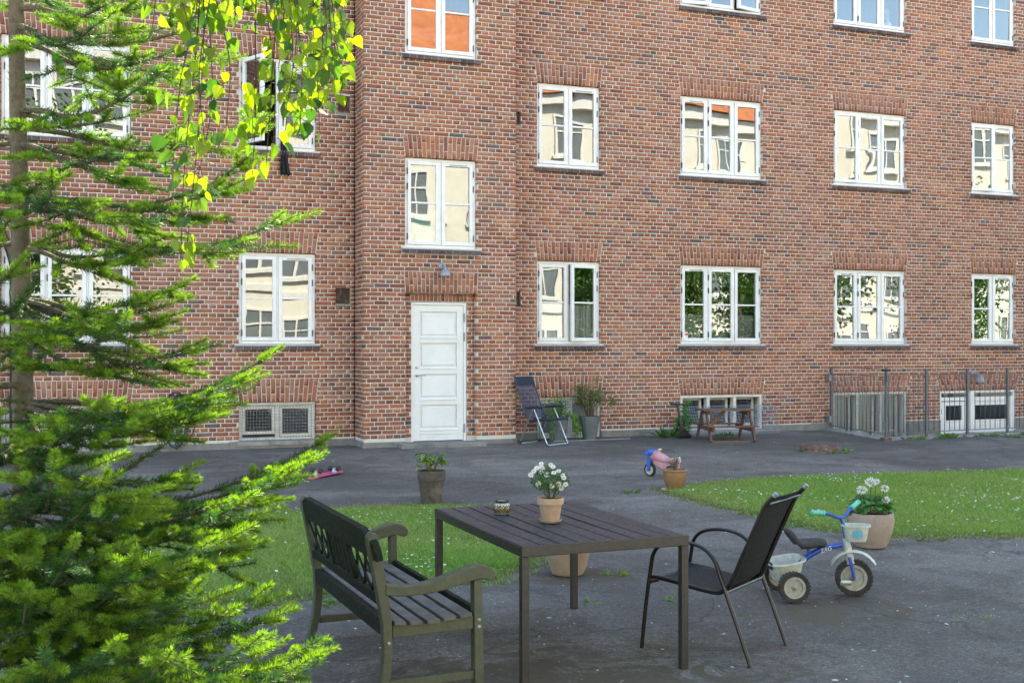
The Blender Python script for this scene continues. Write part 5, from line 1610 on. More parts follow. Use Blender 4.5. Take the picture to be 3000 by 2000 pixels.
# glazed pot with a sprig, on a white saucer
gp = empty('potted_sprig', (6.535, 11.50, gz(11.5)))
tag(gp, 'glazed brown pot with a small grey-green sprig on white saucer at lawn corner', 'potted plant')
MB().lathe([(0.10, 0.0), (0.135, 0.010), (0.135, 0.014), (0.10, 0.008), (0.01, 0.008)], 32, sx=1.15).build('saucer', MT['white_paint'], gp, smooth=True)
MB().lathe([(0.085, 0.010), (0.100, 0.03), (0.125, 0.10), (0.132, 0.17), (0.131, 0.208), (0.143, 0.213), (0.146, 0.226), (0.140, 0.236), (0.127, 0.236), (0.122, 0.20), (0.03, 0.19)], 36).build('pot', MT['glazed_clay'], gp, smooth=True)
soil_disc(gp, 0.122, 0.205)
sm = MB(); segs_ = []
for k in range(7):
    a = random.uniform(0, 2 * math.pi); q = random.uniform(0.02, 0.10); hh = random.uniform(0.10, 0.19)
    b_ = spline([(0.01 * math.cos(a), 0.01 * math.sin(a), 0.21), (0.4 * q * math.cos(a), 0.4 * q * math.sin(a), 0.21 + hh * .55), (q * math.cos(a) - 0.02, q * math.sin(a), 0.21 + hh)], 5)
    sm.tube(b_, 0.003, 5); segs_.append(b_)
sm.build('stems', MT['stem'], gp, smooth=True)
Pb = np.array([tuple(b_[random.randint(3, 10)]) for b_ in segs_ for _ in range(75)]) + rng.normal(size=(525, 3)) * 0.012
foliage(gp, 'leaves', *leaf_arrays(Pb, rng.normal(size=(525, 3)) + np.array([0, 0, 0.4]), rng.uniform(0.014, 0.026, 525), rng.uniform(0.004, 0.008, 525), tone(525, (0.105, 0.16, 0.095), 0.35)))

# big pale pot with white geranium
ge = empty('potted_geranium', (6.41, 7.94, gz(7.94)))
tag(ge, 'big pale clay pot with white geranium at the lawn edge', 'potted plant')
big_pot = [(0.10, 0.0), (0.125, 0.008), (0.152, 0.06), (0.182, 0.15), (0.195, 0.225), (0.194, 0.270), (0.188, 0.292), (0.180, 0.298), (0.170, 0.296), (0.168, 0.26), (0.03, 0.25)]
MB().lathe(big_pot, 40).build('pot', MT['stone_clay'], ge, smooth=True)
soil_disc(ge, 0.168, 0.268)
sm = MB(); spots = []
for k in range(150):
    a = random.uniform(0, 2 * math.pi); q = 0.165 * math.sqrt(random.random()); z = 0.30 + 0.15 * (1 - (q / 0.19) ** 2) * random.uniform(0.4, 1.05)
    spots.append((Vector((q * math.cos(a), q * math.sin(a), z)), (math.cos(a) + random.uniform(-.6, .6), math.sin(a) + random.uniform(-.6, .6), random.uniform(-.35, .35)), random.uniform(0.7, 1.25), random.uniform(-.4, .4)))
leaf_objs(ge, spots, MT['leaf'], 0.058, 0.062, [tuple(c) for c in tone(6, (0.055, 0.16, 0.035), 0.4)], 0.35)
for (a, b, z, s) in ((-0.005, 0.03, 0.555, 1.25), (-0.085, 0.04, 0.49, 1.1), (0.115, 0.02, 0.50, 0.85), (0.105, 0.08, 0.41, 0.75), (0.05, 0.0, 0.555, 0.6)):
    p = cr * a + cv * b + Vector((0, 0, z))
    sm.tube(spline([cr * a * 0.4 + cv * b * 0.4 + Vector((0, 0, 0.28)), cr * a * 0.8 + cv * b * 0.7 + Vector((0, 0, 0.28 + (z - 0.28) * 0.6)), p], 4), 0.003, 5)
    n = int(90 * s)
    Pq, Dq = blob(n, tuple(p), (0.036 * s, 0.036 * s, 0.026 * s), 0.5)
    foliage(ge, 'flower_head', *leaf_arrays(Pq, Dq + rng.normal(size=(n, 3)) * 0.5, rng.uniform(0.012, 0.02, n), rng.uniform(0.012, 0.018, n), tone(n, (0.80, 0.80, 0.76), 0.08, 0.03)), MT['petal'])
sm.build('stems', MT['stem'], ge, smooth=True)

# its empty twin behind the table
ep = empty('clay_pot', (3.535, 7.83, gz(7.83)))
tag(ep, 'big empty clay pot standing behind the table leg', 'pot')
MB().lathe([(r * 0.93, z * 1.12) for r, z in big_pot], 40).build('pot', simple('ochre_clay', (0.32, 0.225, 0.155), (0.26, 0.18, 0.125), 7, 0.8, bump=0.3, dirt=(0.14, 0.10, 0.07), dscale=8, damount=0.5), ep, smooth=True)
soil_disc(ep, 0.155, 0.29)

# two tapered grey planters at the wall
def planter(x, y, rz, label):
    t = empty('planter', (x, y, 0.2), rz)
    tag(t, label, 'planter', 'grey planters by the wall')
    a0, a1, h = 0.095, 0.165, 0.39
    def octo(a): c_ = a * 0.62; return [(a, -c_), (a, c_), (c_, a), (-c_, a), (-a, c_), (-a, -c_), (-c_, -a), (c_, -a)]
    m_ = MB(); vs = []
    for (a, z) in ((a0, 0.0), (a1, h), (a1 - 0.012, h), (a1 - 0.03, h - 0.09)): vs += [(px_, py_, z) for px_, py_ in octo(a)]
    fs = [tuple(range(7, -1, -1)), tuple(range(24, 32))]
    for i in range(3):
        for k in range(8): fs.append((i * 8 + k, i * 8 + (k + 1) % 8, i * 8 + 8 + (k + 1) % 8, i * 8 + 8 + k))
    m_.add(vs, fs); m_.build('tub', MT['zinc'], t, bevel=0.003)
    soil_disc(t, 0.13, h - 0.06)
    return t, h
p1, h = planter(7.515, 17.06, R(12), 'grey tapered planter with trailing green plant behind the camping chair')
n = 620
Pb, Db = blob(n, (0.0, 0.0, h + 0.14), (0.20, 0.17, 0.19), 0.1)
Pb += rng.normal(size=(n, 3)) * 0.035
Vv, Fq, Cc = leaf_arrays(Pb, Db + rng.normal(size=(n, 3)) * 0.6, rng.uniform(0.02, 0.045, n), rng.uniform(0.015, 0.03, n), tone(n, (0.10, 0.20, 0.05), 0.55))
foliage(p1, 'leaves', Vv, Fq, Cc)
sm = MB(); Pl = []
for (a, b) in ((0.30, -0.05), (0.22, -0.18), (0.36, -0.10), (-0.22, -0.12), (0.26, -0.16)):
    q = spline([(a * 0.3, b * 0.3, h + 0.05), (a * 0.8, b * 0.9, h + 0.02), (a, b - 0.03, h - 0.15), (a * 1.02, b - 0.03, h - random.uniform(0.25, 0.36))], 6)
    sm.tube(q, 0.003, 4); Pl += [tuple(v) for v in q[3:] for _ in range(5)]
for k in range(14):
    a = random.uniform(0, 6.28); sm.tube([(0, 0, h - 0.06), (0.12 * math.cos(a), 0.1 * math.sin(a), h + random.uniform(0.1, 0.22))], 0.003, 4)
sm.build('stems', MT['stem'], p1)
Pl = np.array(Pl) + rng.normal(size=(len(Pl), 3)) * 0.012; n = len(Pl)
foliage(p1, 'trailing_leaves', *leaf_arrays(Pl, rng.normal(size=(n, 3)) - np.array([0, 0, 0.4]), rng.uniform(0.03, 0.05, n), rng.uniform(0.022, 0.035, n), tone(n, (0.13, 0.28, 0.05), 0.35)))
p2, h = planter(8.125, 17.12, R(-14), 'grey tapered planter with twiggy reddish-green bush by the wall')
sm = MB(); ends = []
for k in range(34):
    a = random.uniform(0, 6.28); q = random.uniform(0.08, 0.26); zz = random.uniform(0.18, 0.46)
    e_ = Vector((q * math.cos(a), q * 0.8 * math.sin(a), h + zz)); ends.append(e_)
    sm.tube(spline([(0.02 * math.cos(a), 0.02 * math.sin(a), h - 0.06), (q * .55 * math.cos(a), q * .5 * math.sin(a), h + zz * .45), e_], 4), 0.0035, 4)
e_ = Vector((0.38, -0.05, h + 0.24)); ends += [e_] * 3; sm.tube(spline([(0.05, 0, h), (0.2, -.03, h + 0.1), e_], 4), 0.004, 4)
e_ = Vector((0.10, -0.02, h + 0.62)); ends += [e_] * 1; sm.tube(spline([(0.03, 0, h), (0.08, -.03, h + 0.3), e_], 4), 0.004, 4)
sm.build('twigs', simple('reddish_twig', (0.13, 0.065, 0.045), None, 20, 0.8), p2)
Pb = np.array([tuple(v) for v in ends for _ in range(46)]) ; Pb += rng.normal(size=Pb.shape) * np.array([0.04, 0.04, 0.05]); n = len(Pb)
cc_ = np.where(rng.random((n, 1)) < 0.66, tone(n, (0.12, 0.19, 0.05), 0.4), tone(n, (0.15, 0.085, 0.05), 0.4))
foliage(p2, 'leaves', *leaf_arrays(Pb, rng.normal(size=(n, 3)) + np.array([0, 0, 0.3]), rng.uniform(0.022, 0.042, n), rng.uniform(0.014, 0.024, n), cc_))

# ================================================================== lawns
LAWN_L = [(-2.5, 11.2), (1.28, 11.28), (2.27, 11.42), (3.0, 11.40), (3.6, 11.32), (4.1, 11.0), (4.42, 10.45), (4.2, 9.7), (3.85, 8.9), (3.45, 8.2), (2.95, 7.75), (2.14, 7.72), (1.23, 7.65), (0.4, 7.8), (-2.5, 7.9)]
LAWN_R = [(6.30, 11.45), (6.45, 11.62), (6.8, 11.74), (7.55, 11.94), (8.64, 12.0), (9.9, 11.88), (10.9, 11.72), (14.5, 11.3), (15.2, 10.6), (14.9, 8.0), (9.3, 7.7), (7.9, 7.85), (7.44, 8.06), (6.85, 8.2), (6.6, 8.5), (6.49, 8.8), (6.45, 9.3), (6.38, 9.7), (6.27, 10.2), (6.25, 10.8)]
def rough_outline(poly, step=0.11, amp=0.035):
    out = []
    for (a, b) in zip(poly, poly[1:] + poly[:1]):
        n = max(1, int(math.hypot(b[0] - a[0], b[1] - a[1]) / step))
        for i in range(n):
            t = i / n
            out.append((a[0] + (b[0] - a[0]) * t + random.gauss(0, amp), a[1] + (b[1] - a[1]) * t + random.gauss(0, amp)))
    return out
def inside(px, py, poly):
    c = np.zeros(len(px), bool)
    n = len(poly); j = n - 1
    for i in range(n):
        xi, yi = poly[i]; xj, yj = poly[j]
        if yi != yj:
            c ^= ((yi > py) != (yj > py)) & (px < (xj - xi) * (py - yi) / (yj - yi) + xi)
        j = i
    return c
def edge_dist(px, py, poly):
    d = np.full(len(px), 9.0)
    for (a, b) in zip(poly, poly[1:] + poly[:1]):
        a = np.array(a); b = np.array(b); ab = b - a
        t = np.clip(((px - a[0]) * ab[0] + (py - a[1]) * ab[1]) / (ab @ ab), 0, 1)
        d = np.minimum(d, np.hypot(px - a[0] - t * ab[0], py - a[1] - t * ab[1]))
    return d
def low_noise(x, y, f, seed=0):
    return (np.sin(x * f + 1.3 * np.sin(y * f * 0.7 + seed)) + np.sin(y * f * 1.13 + 1.7 * np.sin(x * f * 0.6 + 2.1 + seed)) + np.sin((x + y) * f * 1.9 + seed)) / 3
def vis(px, py):
    """roughly inside the picture, with a margin."""
    X = px * cs - py * sn; Y = px * sn + py * cs
    return np.abs(X / Y) < 0.56
def lawn(poly, label_s, label_g, label_d, dens, ndaisy, ymax_dense=99):
    ro_ = rough_outline(poly)
    m_ = MB()
    tris = tessellate_polygon([[Vector((x, y, 0)) for x, y in ro_]])
    vs = [(x, y, gz(y) + 0.004) for x, y in ro_]
    m_.add(vs, [tuple(t) if (Vector(vs[t[1]]) - Vector(vs[t[0]])).cross(Vector(vs[t[2]]) - Vector(vs[t[0]])).z > 0 else (t[0], t[2], t[1]) for t in tris])
    tag(m_.build('lawn', MT['lawn_soil']), label_s, None, None, 'structure')
    xs_ = [p[0] for p in poly]; ys_ = [p[1] for p in poly]
    area = (max(xs_) - min(xs_)) * (max(ys_) - min(ys_))
    n = int(area * dens)
    px = rng.uniform(min(xs_) - 0.15, max(xs_), n); py = rng.uniform(min(ys_) - 0.15, max(ys_) + 0.15, n)
    k = (inside(px, py, ro_) | ((edge_dist(px, py, poly) < 0.12) & (rng.random(n) < 0.35))) & vis(px, py)
    px, py = px[k], py[k]; n = len(px)
    ed = edge_dist(px, py, poly)
    thin = np.clip(ed / 0.16, 0.25, 1.0)
    k = rng.random(n) < thin
    px, py, ed = px[k], py[k], ed[k]; n = len(px)
    tuft = low_noise(px, py, 3.1, 1.0) * 0.5 + low_noise(px, py, 9.0, 4.0) * 0.5
    h = 0.034 * rng.uniform(0.6, 1.35, n) * (1 + 0.35 * tuft) * np.clip(ed / 0.1, 0.6, 1.0)
    h *= np.where((np.abs(px - 3.35) < 0.55) & (np.abs(py - 8.5) < 0.35), 1.9, 1.0)
    lean = rng.normal(size=(n, 2)) * 0.8
    pz = (np.clip((py - 5) / 12, 0, 1) * 0.2) + 0.006
    base = np.stack([px, py, pz], 1)
    tip = base + np.stack([lean[:, 0] * h, lean[:, 1] * h, h], 1)
    th = rng.uniform(0, math.pi, n); w = rng.uniform(0.0022, 0.0042, n)
    s = np.stack([np.cos(th) * w, np.sin(th) * w, np.zeros(n)], 1)
    V_ = np.stack([base - s, base + s, tip], 1).reshape(-1, 3)
    F_t = np.arange(3 * n).reshape(-1, 3)
    g = np.clip(0.5 + 0.5 * low_noise(px, py, 1.4, 7.0) + 0.25 * tuft, 0, 1)[:, None]
    c_ = (1 - g) * np.array([[0.20, 0.365, 0.075]]) + g * np.array([[0.31, 0.39, 0.13]])
    c_ *= rng.uniform(0.6, 1.35, (n, 1))
    dry = (rng.random(n) < 0.07 + 0.40 * (ed < 0.14) + 0.15 * (low_noise(px, py, 2.2, 11.0) > 0.45))
    c_[dry] = np.array([0.26, 0.22, 0.11]) * rng.uniform(0.6, 1.2, (dry.sum(), 1))
    o = link('grass', npmesh('grass', V_, F_t, MT['grass'], np.repeat(c_, 3, axis=0)))
    tag(o, label_g, 'grass', None, 'stuff')
    # daisies scattered in drifts
    n = ndaisy * 8
    px = rng.uniform(min(xs_), max(xs_), n); py = rng.uniform(min(ys_), max(ys_), n)
    pr = np.clip(0.12 + 1.3 * low_noise(px, py, 2.9, 3.0), 0.03, 1)
    k = inside(px, py, poly) & vis(px, py) & (rng.random(n) < pr)
    px, py = px[k][:ndaisy], py[k][:ndaisy]
    md = MB()
    for x, y in zip(px, py):
        r = random.uniform(0.008, 0.0125); z = gz(y) + random.uniform(0.030, 0.045)
        md.cc = (0.82, 0.82, 0.80)
        tx, ty2 = random.gauss(0, 0.25), random.gauss(0, 0.25)
        q = [(x + r * math.cos(a), y + r * math.sin(a), z + r * (tx * math.cos(a) + ty2 * math.sin(a)) + (0.002 if i % 2 else 0)) for i, a in enumerate(np.linspace(0, 2 * math.pi, 9)[:-1])]
        md.add(q + [(x, y, z - 0.002)], [(i, (i + 1) % 8, 8) for i in range(8)])
        md.cc = (0.70, 0.48, 0.05)
        md.add([(x + 0.3 * r * math.cos(a), y + 0.3 * r * math.sin(a), z + 0.0015) for a in np.linspace(0, 2 * math.pi, 7)[:-1]], [(0, 1, 2, 3, 4, 5)])
    tag(md.build('daisies', MT['petal']), label_d, 'flowers', None, 'stuff')
lawn(LAWN_L, 'lawn soil behind the bench', 'short mown grass of the lawn patch behind bench and table', 'tiny white daisies scattered in the lawn behind the bench', 11000, 480)
lawn(LAWN_R, 'lawn soil on the right', 'short mown grass of the lawn on the right behind the tricycle', 'tiny white daisies scattered in the right-hand lawn', 9000, 620)

# ================================================================== weeds
def weed(x, y, z, r, n, label, base=(0.10, 0.20, 0.04), lw=0.35, up=0.5, size=(0.04, 0.09)):
    t = empty('weed', (x, y, z))
    tag(t, label, 'weed', 'weeds in the asphalt')
    a = rng.uniform(0, 2 * math.pi, n); q = r * np.sqrt(rng.random(n)) * 0.7
    Pw = np.stack([q * np.cos(a), q * 0.55 * np.sin(a), np.full(n, 0.004)], 1)
    Dw = np.stack([np.cos(a), 0.6 * np.sin(a), rng.uniform(0.2, 1.4, n) * up], 1) + rng.normal(size=(n, 3)) * 0.25
    Dw[:, 2] = np.abs(Dw[:, 2]) + 0.05
    Lw = rng.uniform(size[0], size[1], n)
    foliage(t, 'leaves', *leaf_arrays(Pw, Dw, Lw, Lw * lw, tone(n, base, 0.35)))
    return t
PZ = gz(15.5) + 0.012
weed(13.30, 15.36, PZ, 0.32, 60, 'low green weeds at the rusty foot of the railing corner')
weed(13.98, 15.33, PZ, 0.25, 70, 'taller leafy weeds under the second railing post', up=1.0, size=(0.05, 0.13))
weed(14.95, 15.40, PZ, 0.30, 55, 'leafy weeds in front of the basement door, left clump')
weed(15.25, 15.15, gz(15.15), 0.22, 35, 'flat weeds on the asphalt in front of the basement door')
weed(15.85, 15.45, PZ, 0.16, 28, 'small weeds at the right end of the railing')
weed(10.42, 14.42, gz(14.4), 0.12, 40, 'grass tuft at the left rim of the manhole', lw=0.12, up=1.3, size=(0.04, 0.10))
weed(10.72, 14.06, gz(14.1), 0.26, 60, 'green weeds along the near rim of the manhole')
weed(11.05, 14.25, gz(14.2), 0.10, 22, 'little weeds at the right rim of the manhole')
weed(6.28, 9.05, gz(9), 0.30, 70, 'leafy weeds at the lawn edge behind the black chair', base=(0.13, 0.22, 0.05))
weed(6.40, 9.75, gz(9.7), 0.20, 50, 'pale weeds at the lawn corner behind the chair back', base=(0.16, 0.22, 0.06), size=(0.03, 0.06))
weed(7.15, 8.02, gz(8.0), 0.25, 50, 'thin weeds beside the big geranium pot', base=(0.16, 0.20, 0.06), size=(0.03, 0.07))
weed(3.86, 7.70, gz(7.7), 0.14, 26, 'small pale weed beside the empty clay pot', base=(0.17, 0.22, 0.07), size=(0.03, 0.07))
weed(3.32, 6.95, gz(6.9), 0.10, 18, 'tiny weed in the asphalt behind the table', base=(0.17, 0.22, 0.07), size=(0.02, 0.05))
weed(3.90, 6.85, gz(6.8), 0.12, 20, 'bright small weed in the asphalt behind the chair seat', base=(0.14, 0.28, 0.04), size=(0.03, 0.06))
weed(5.45, 5.75, gz(5.7), 0.22, 80, 'dry moss tuft in the asphalt crack at the lower right', base=(0.24, 0.27, 0.09), lw=0.1, up=0.5, size=(0.015, 0.04))
weed(1.75, 7.52, gz(7.5), 0.25, 60, 'short weeds at the lawn edge behind the bench leg', base=(0.13, 0.22, 0.05), size=(0.03, 0.06))
weed(5.95, 11.45, gz(11.4), 0.10, 20, 'flat green leaf rosette left of the glazed pot')
# the tall weed by the picnic table
tw = empty('tall_weed', (9.92, 17.12, 0.2))
tag(tw, 'tall green weed growing by the wall left of the picnic table', 'weed', 'weeds by the wall')
sm = MB(); Pw = []; Dw = []
for k in range(6):
    x0 = random.uniform(-0.16, 0.16); hh = random.choice((0.35, 0.5, 0.72, 0.6, 0.3))
    pts = spline([(x0, 0, 0), (x0 + random.uniform(-.04, .04), -0.02, hh * .5), (x0 + random.uniform(-.06, .08), -0.05, hh)], 6)
    sm.tube(pts, 0.005, 5)
    for p in pts[2:]:
        for _ in range(9):
            a = random.uniform(0, 6.28); Pw.append(tuple(p)); Dw.append((math.cos(a), math.sin(a), random.uniform(-.4, .5)))
sm.build('stems', MT['stem'], tw)
n = len(Pw); Lw = rng.uniform(0.06, 0.13, n)
foliage(tw, 'leaves', *leaf_arrays(np.array(Pw) + rng.normal(size=(n, 3)) * 0.01, np.array(Dw), Lw, Lw * 0.18, tone(n, (0.10, 0.24, 0.055), 0.35)))
lw_ = weed(9.55, 17.05, 0.2, 0.26, 60, 'broad-leaved weed at the wall foot left of the scraper', base=(0.07, 0.17, 0.04), up=1.2, size=(0.10, 0.24), lw=0.28)
weed(10.65, 17.0, 0.2, 0.22, 50, 'weeds under the wire panel behind the picnic table', base=(0.06, 0.15, 0.035), size=(0.05, 0.1))

# crumbs, twigs and chips on the asphalt
md = MB()
MT['crumb'] = leaf_mat('crumbs', 0.6, 0.05, 0.8)
for k in range(1000):
    u = random.random()
    x = random.uniform(0.5, 8.5); y = random.uniform(4.7, 11.0) if u < 0.8 else random.uniform(11, 16.8)
    if u >= 0.8: x = random.uniform(2, 15)
    if x * cs - y * sn < -0.5 * (x * sn + y * cs): continue
    s_ = random.uniform(0.002, 0.006) * (1.6 if random.random() < 0.08 else 1)
    md.cc = random.choice(((0.40, 0.38, 0.34), (0.30, 0.22, 0.13), (0.07, 0.05, 0.035), (0.55, 0.54, 0.50), (0.30, 0.50, 0.42), (0.18, 0.13, 0.08)))
    z = gz(y) + 0.001; a = random.uniform(0, 3.14); l = s_ * random.uniform(1, 2.6)
    Mx = Matrix.Translation((x, y, z)) @ Matrix.Rotation(a, 4, 'Z')
    md.add([Mx @ Vector(p) for p in ((-l, -s_, 0), (l, -s_ * .8, 0), (l * .8, s_, 0), (-l * .9, s_ * .9, 0), (0, 0, s_ * 0.8))], [(0, 1, 4), (1, 2, 4), (2, 3, 4), (3, 0, 4)])
tag(md.build('ground_crumbs', MT['crumb']), 'small stones, chips and plant crumbs on the asphalt', 'debris', None, 'stuff')

# ================================================================== fir tree
def cam_pt(u, v, yc):
    """a point given by its direction and its distance along the view; used once to lay the trees out."""
    X = (u - 1176.0) / 2626.4 * yc; Z = 1.77 + (791.0 - v) / 2626.4 * yc
    return Vector((X * cs + yc * sn, -X * sn + yc * cs, Z))
fir_base = cam_pt(45, 791, 4.9); fir_base.z = 0.0
fir = empty('fir_tree', fir_base)
tag(fir, 'young fir tree with bright green new shoots on the left', 'tree')
MT['fir_bark'] = simple('fir_bark', (0.165, 0.13, 0.09), (0.11, 0.088, 0.062), 26, 0.9, bump=0.8, bscale=70, dirt=(0.06, 0.05, 0.04), dscale=40, damount=0.7)
def trunk_at(z): return Vector((0.015 * math.sin(z * 1.3), 0.012 * math.cos(z), z))
tz = np.linspace(0, 5.6, 24)
MB().tube([trunk_at(z) for z in tz], [0.050 * (1 - z / 6.0) ** 0.8 + 0.004 for z in tz], 14).build('trunk', MT['fir_bark'], fir, smooth=True)
OLD = np.array([0.016, 0.050, 0.022]); MID = np.array([0.036, 0.105, 0.028]); NEW = np.array([0.180, 0.285, 0.040])
def needles(segs, dens):
    """segs: rows (start xyz, end xyz, age 0 old .. 1 new). returns needle triangles along them."""
    A = np.array([s[0] for s in segs]); B = np.array([s[1] for s in segs]); G = np.array([s[2] for s in segs])
    Ls = np.linalg.norm(B - A, axis=1)
    cnt = np.maximum(3, (Ls * dens * np.where(G > 0.5, 2.0, 1.0)).astype(int))
    idx = np.repeat(np.arange(len(A)), cnt)
    n = len(idx)
    t = rng.random(n)
    ax = unit(B - A)[idx]
    p = A[idx] + (B - A)[idx] * t[:, None]
    upv = np.array([0, 0, 1.0])
    sd = np.cross(ax, upv); bad = np.linalg.norm(sd, axis=1) < 1e-3
    sd[bad] = np.array([1.0, 0, 0]); sd = unit(sd)
    u2 = np.cross(sd, ax)
    g = G[idx]
    ang = rng.uniform(0, 2 * math.pi, n)
    flat = np.where(g > 0.5, 0.85, 0.62)
    rad = sd * np.cos(ang)[:, None] + u2 * (np.sin(ang) * flat + 0.22)[:, None]
    fwd = np.where(g > 0.5, 0.50, 0.55) + 0.9 * (t ** 4) * (g > 0.5)
    d = unit(rad + ax * fwd[:, None] + rng.normal(size=(n, 3)) * 0.10)
    L_ = rng.uniform(0.024, 0.034, n) * (1 - 0.25 * t * (g > 0.5))
    w = rng.uniform(0.0011, 0.0016, n)
    s = unit(np.cross(d, rng.normal(size=(n, 3)))) * w[:, None]
    V_ = np.stack([p - s, p + s, p + d * L_[:, None] + s * 0.35, p + d * L_[:, None] - s * 0.35], 1).reshape(-1, 3)
    F_q = np.arange(4 * n).reshape(-1, 4)
    c_ = np.where(g[:, None] > 0.5, NEW[None] * (0.70 + 0.35 * t[:, None]), np.where(g[:, None] > 0.2, MID[None], OLD[None]))
    c_ = c_ * rng.uniform(0.72, 1.25, (n, 1))
    return V_, F_q, np.repeat(c_, 4, axis=0)
def twig(segs, wood, p0, d, L_, depth, droop):
    """a shoot: old wood for most of its length, a bright new tip, side shoots in a flat spray."""
    d = d.normalized()
    tip_l = min(0.165, 0.115 + 0.22 * L_) * random.uniform(0.8, 1.15)
    n = max(1, int(L_ / 0.15))
    p = p0.copy(); step = L_ / n
    pts = [p.copy()]
    for i in range(n):
        d = (d + Vector((random.gauss(0, .05), random.gauss(0, .05), random.gauss(0, .04) - droop * (1 if i < n * .6 else -1.2)))).normalized()
        q = p + d * step
        segs.append((tuple(p), tuple(q), 0.0 if depth == 0 and i < n * .5 else 0.3))
        p = q; pts.append(p.copy())
    tip = p + (d + Vector((0, 0, 0.10))).normalized() * tip_l
    segs.append((tuple(p), tuple(tip), 1.0 if random.random() < 0.84 else 0.3)); pts.append(tip)
    wood.append((pts, 0.0035 if depth else 0.006))
    if depth < 2:
        for i in range(1, len(pts) - 1):
            frac = i / (len(pts) - 1)
            sl = (L_ * 0.42 * (1 - 0.55 * frac)) if depth == 0 else 0.11 * (1 - 0.3 * frac)
            if depth == 1 and L_ < 0.20: continue
            sl = min(sl, 0.34) * random.uniform(0.75, 1.2)
            ax = (pts[i + 1] - pts[i]).normalized()
            side = ax.cross(Vector((0, 0, 1)))
            if side.length < 1e-3: continue
            side.normalize()
            for sgn in (-1, 1):
                if random.random() < 0.22: continue
                dd = ax * random.uniform(0.65, 1.0) + side * sgn * random.uniform(0.7, 1.0) + Vector((0, 0, random.uniform(-.25, .12)))
                twig(segs, wood, pts[i], dd, sl, depth + 1, 0.03)
        if depth == 0 or random.random() < 0.5:                   # the whorl of buds at a shoot's end
            ax = (pts[-1] - pts[-2]).normalized(); side = ax.cross(Vector((0, 0, 1)))
            if side.length > 1e-3:
                side.normalize()
                for sgn in (-1, 1):
                    e_ = pts[-2] + (ax * 0.8 + side * sgn * 0.75 + Vector((0, 0, random.uniform(-.1, .2)))).normalized() * tip_l * 0.8
                    segs.append((tuple(pts[-2]), tuple(e_), 1.0))
def fir_branch(z0, tip_world, dens=980):
    a = trunk_at(z0); b = Vector(tip_world) - fir_base
    b = b - (b - a).normalized() * 0.12
    L_ = (b - a).length
    mid = (a + b) / 2 + Vector((random.gauss(0, .03), random.gauss(0, .03), -0.10 * L_))
    path = [a, (a * .6 + mid * .4) + Vector((0, 0, 0.01)), mid, (mid * .4 + b * .6) + Vector((0, 0, -0.02 * L_)), b]
    sp = spline(path, 6)
    segs, wood = [], []
    tot = len(sp) - 1
    br_ = MB().tube(sp, [0.0145 * (1 - i / tot * 0.78) for i in range(tot + 1)], 7).build('branch', MT['fir_bark'], fir, smooth=True)
    for i in range(2, tot):
        segs.append((tuple(sp[i]), tuple(sp[i + 1]), 0.0 if i < tot * .75 else 0.3))
    ax = (sp[-1] - sp[-2]).normalized()
    twig(segs, wood, sp[-1], ax, 0.05, 1, 0.0)
    acc = 0.0
    for i in range(2, tot):
        acc += (sp[i + 1] - sp[i]).length
        if acc < 0.185: continue
        acc = 0.0
        fr_ = i / tot
        sl = (0.11 + 0.40 * (1 - fr_)) * min(1.0, L_ / 1.1) if fr_ > 0.25 else 0.12 + 0.8 * fr_
        ax = (sp[i + 1] - sp[i]).normalized(); side = ax.cross(Vector((0, 0, 1))).normalized()
        for sgn in (-1, 1):
            if random.random() < 0.12: continue
            dd = ax * random.uniform(0.7, 1.1) + side * sgn * random.uniform(0.65, 1.0) + Vector((0, 0, random.uniform(-.3, .15)))
            twig(segs, wood, sp[i], dd, sl * random.uniform(0.7, 1.15), 1, 0.035)
    V_, F_q, C_ = needles(segs, dens)
    link('needles', npmesh('needles', V_, F_q, MT['needle'], C_), br_)
    wm_ = MB()
    for pts, r in wood: wm_.tube(pts, r * 0.6, 4, caps=False)
    wm_.build('twigs', MT['fir_bark'], br_)
zv = lambda v: 1.77 + (791 - v) / 2626.4 * 4.9
EXPL = [(95, 600, 22, 5.3), (95, 385, 150, 4.6), (255, 370, 195, 4.5), (262, 330, 275, 4.8), (455, 590, 395, 5.2), (450, 555, 440, 4.7), (330, 300, 350, 4.4), (340, 420, 330, 5.2),
        (563, 372, 572, 5.2), (568, 330, 598, 4.6), (690, 438, 668, 4.9), (690, 355, 708, 4.4), (700, 392, 755, 4.7), (780, 440, 818, 4.4), (925, 632, 836, 5.1), (930, 585, 882, 4.7),
        (925, 520, 908, 4.5), (930, 440, 978, 4.4), (1080, 395, 1030, 4.2), (1150, 762, 1022, 5.2), (1150, 705, 1075, 4.7), (1170, 665, 1110, 4.5), (1190, 580, 1168, 4.2), (1250, 545, 1245, 4.3), (1260, 478, 1270, 3.9),
        (1440, 615, 1380, 4.1), (1480, 725, 1508, 4.1), (1500, 690, 1560, 3.8), (1490, 590, 1500, 3.6), (1400, 460, 1370, 3.7), (1330, 320, 1310, 3.6), (1300, 170, 1270, 3.55), (1350, 60, 1390, 3.5), (1440, 250, 1510, 3.35), (1450, 110, 1540, 3.3), (1470, 390, 1545, 3.4), (1500, 500, 1590, 3.45),
        (1200, 240, 1120, 3.7), (1100, 130, 1080, 3.6), (960, 230, 950, 3.9), (700, 210, 740, 4.0), (420, 130, 430, 3.9), (60, 250, 60, 4.3), (20, 330, -20, 4.6),
        (120, -200, 110, 4.9), (330, -230, 340, 4.8), (560, -240, 560, 4.8), (800, -250, 800, 4.7), (1050, -260, 1040, 4.6), (1300, -250, 1280, 4.4), (700, -60, 640, 3.9), (1000, -40, 980, 3.7), (430, -80, 390, 4.0)]
for (va, u, v, yc) in EXPL:
    fir_branch(zv(va), cam_pt(u, v, yc))
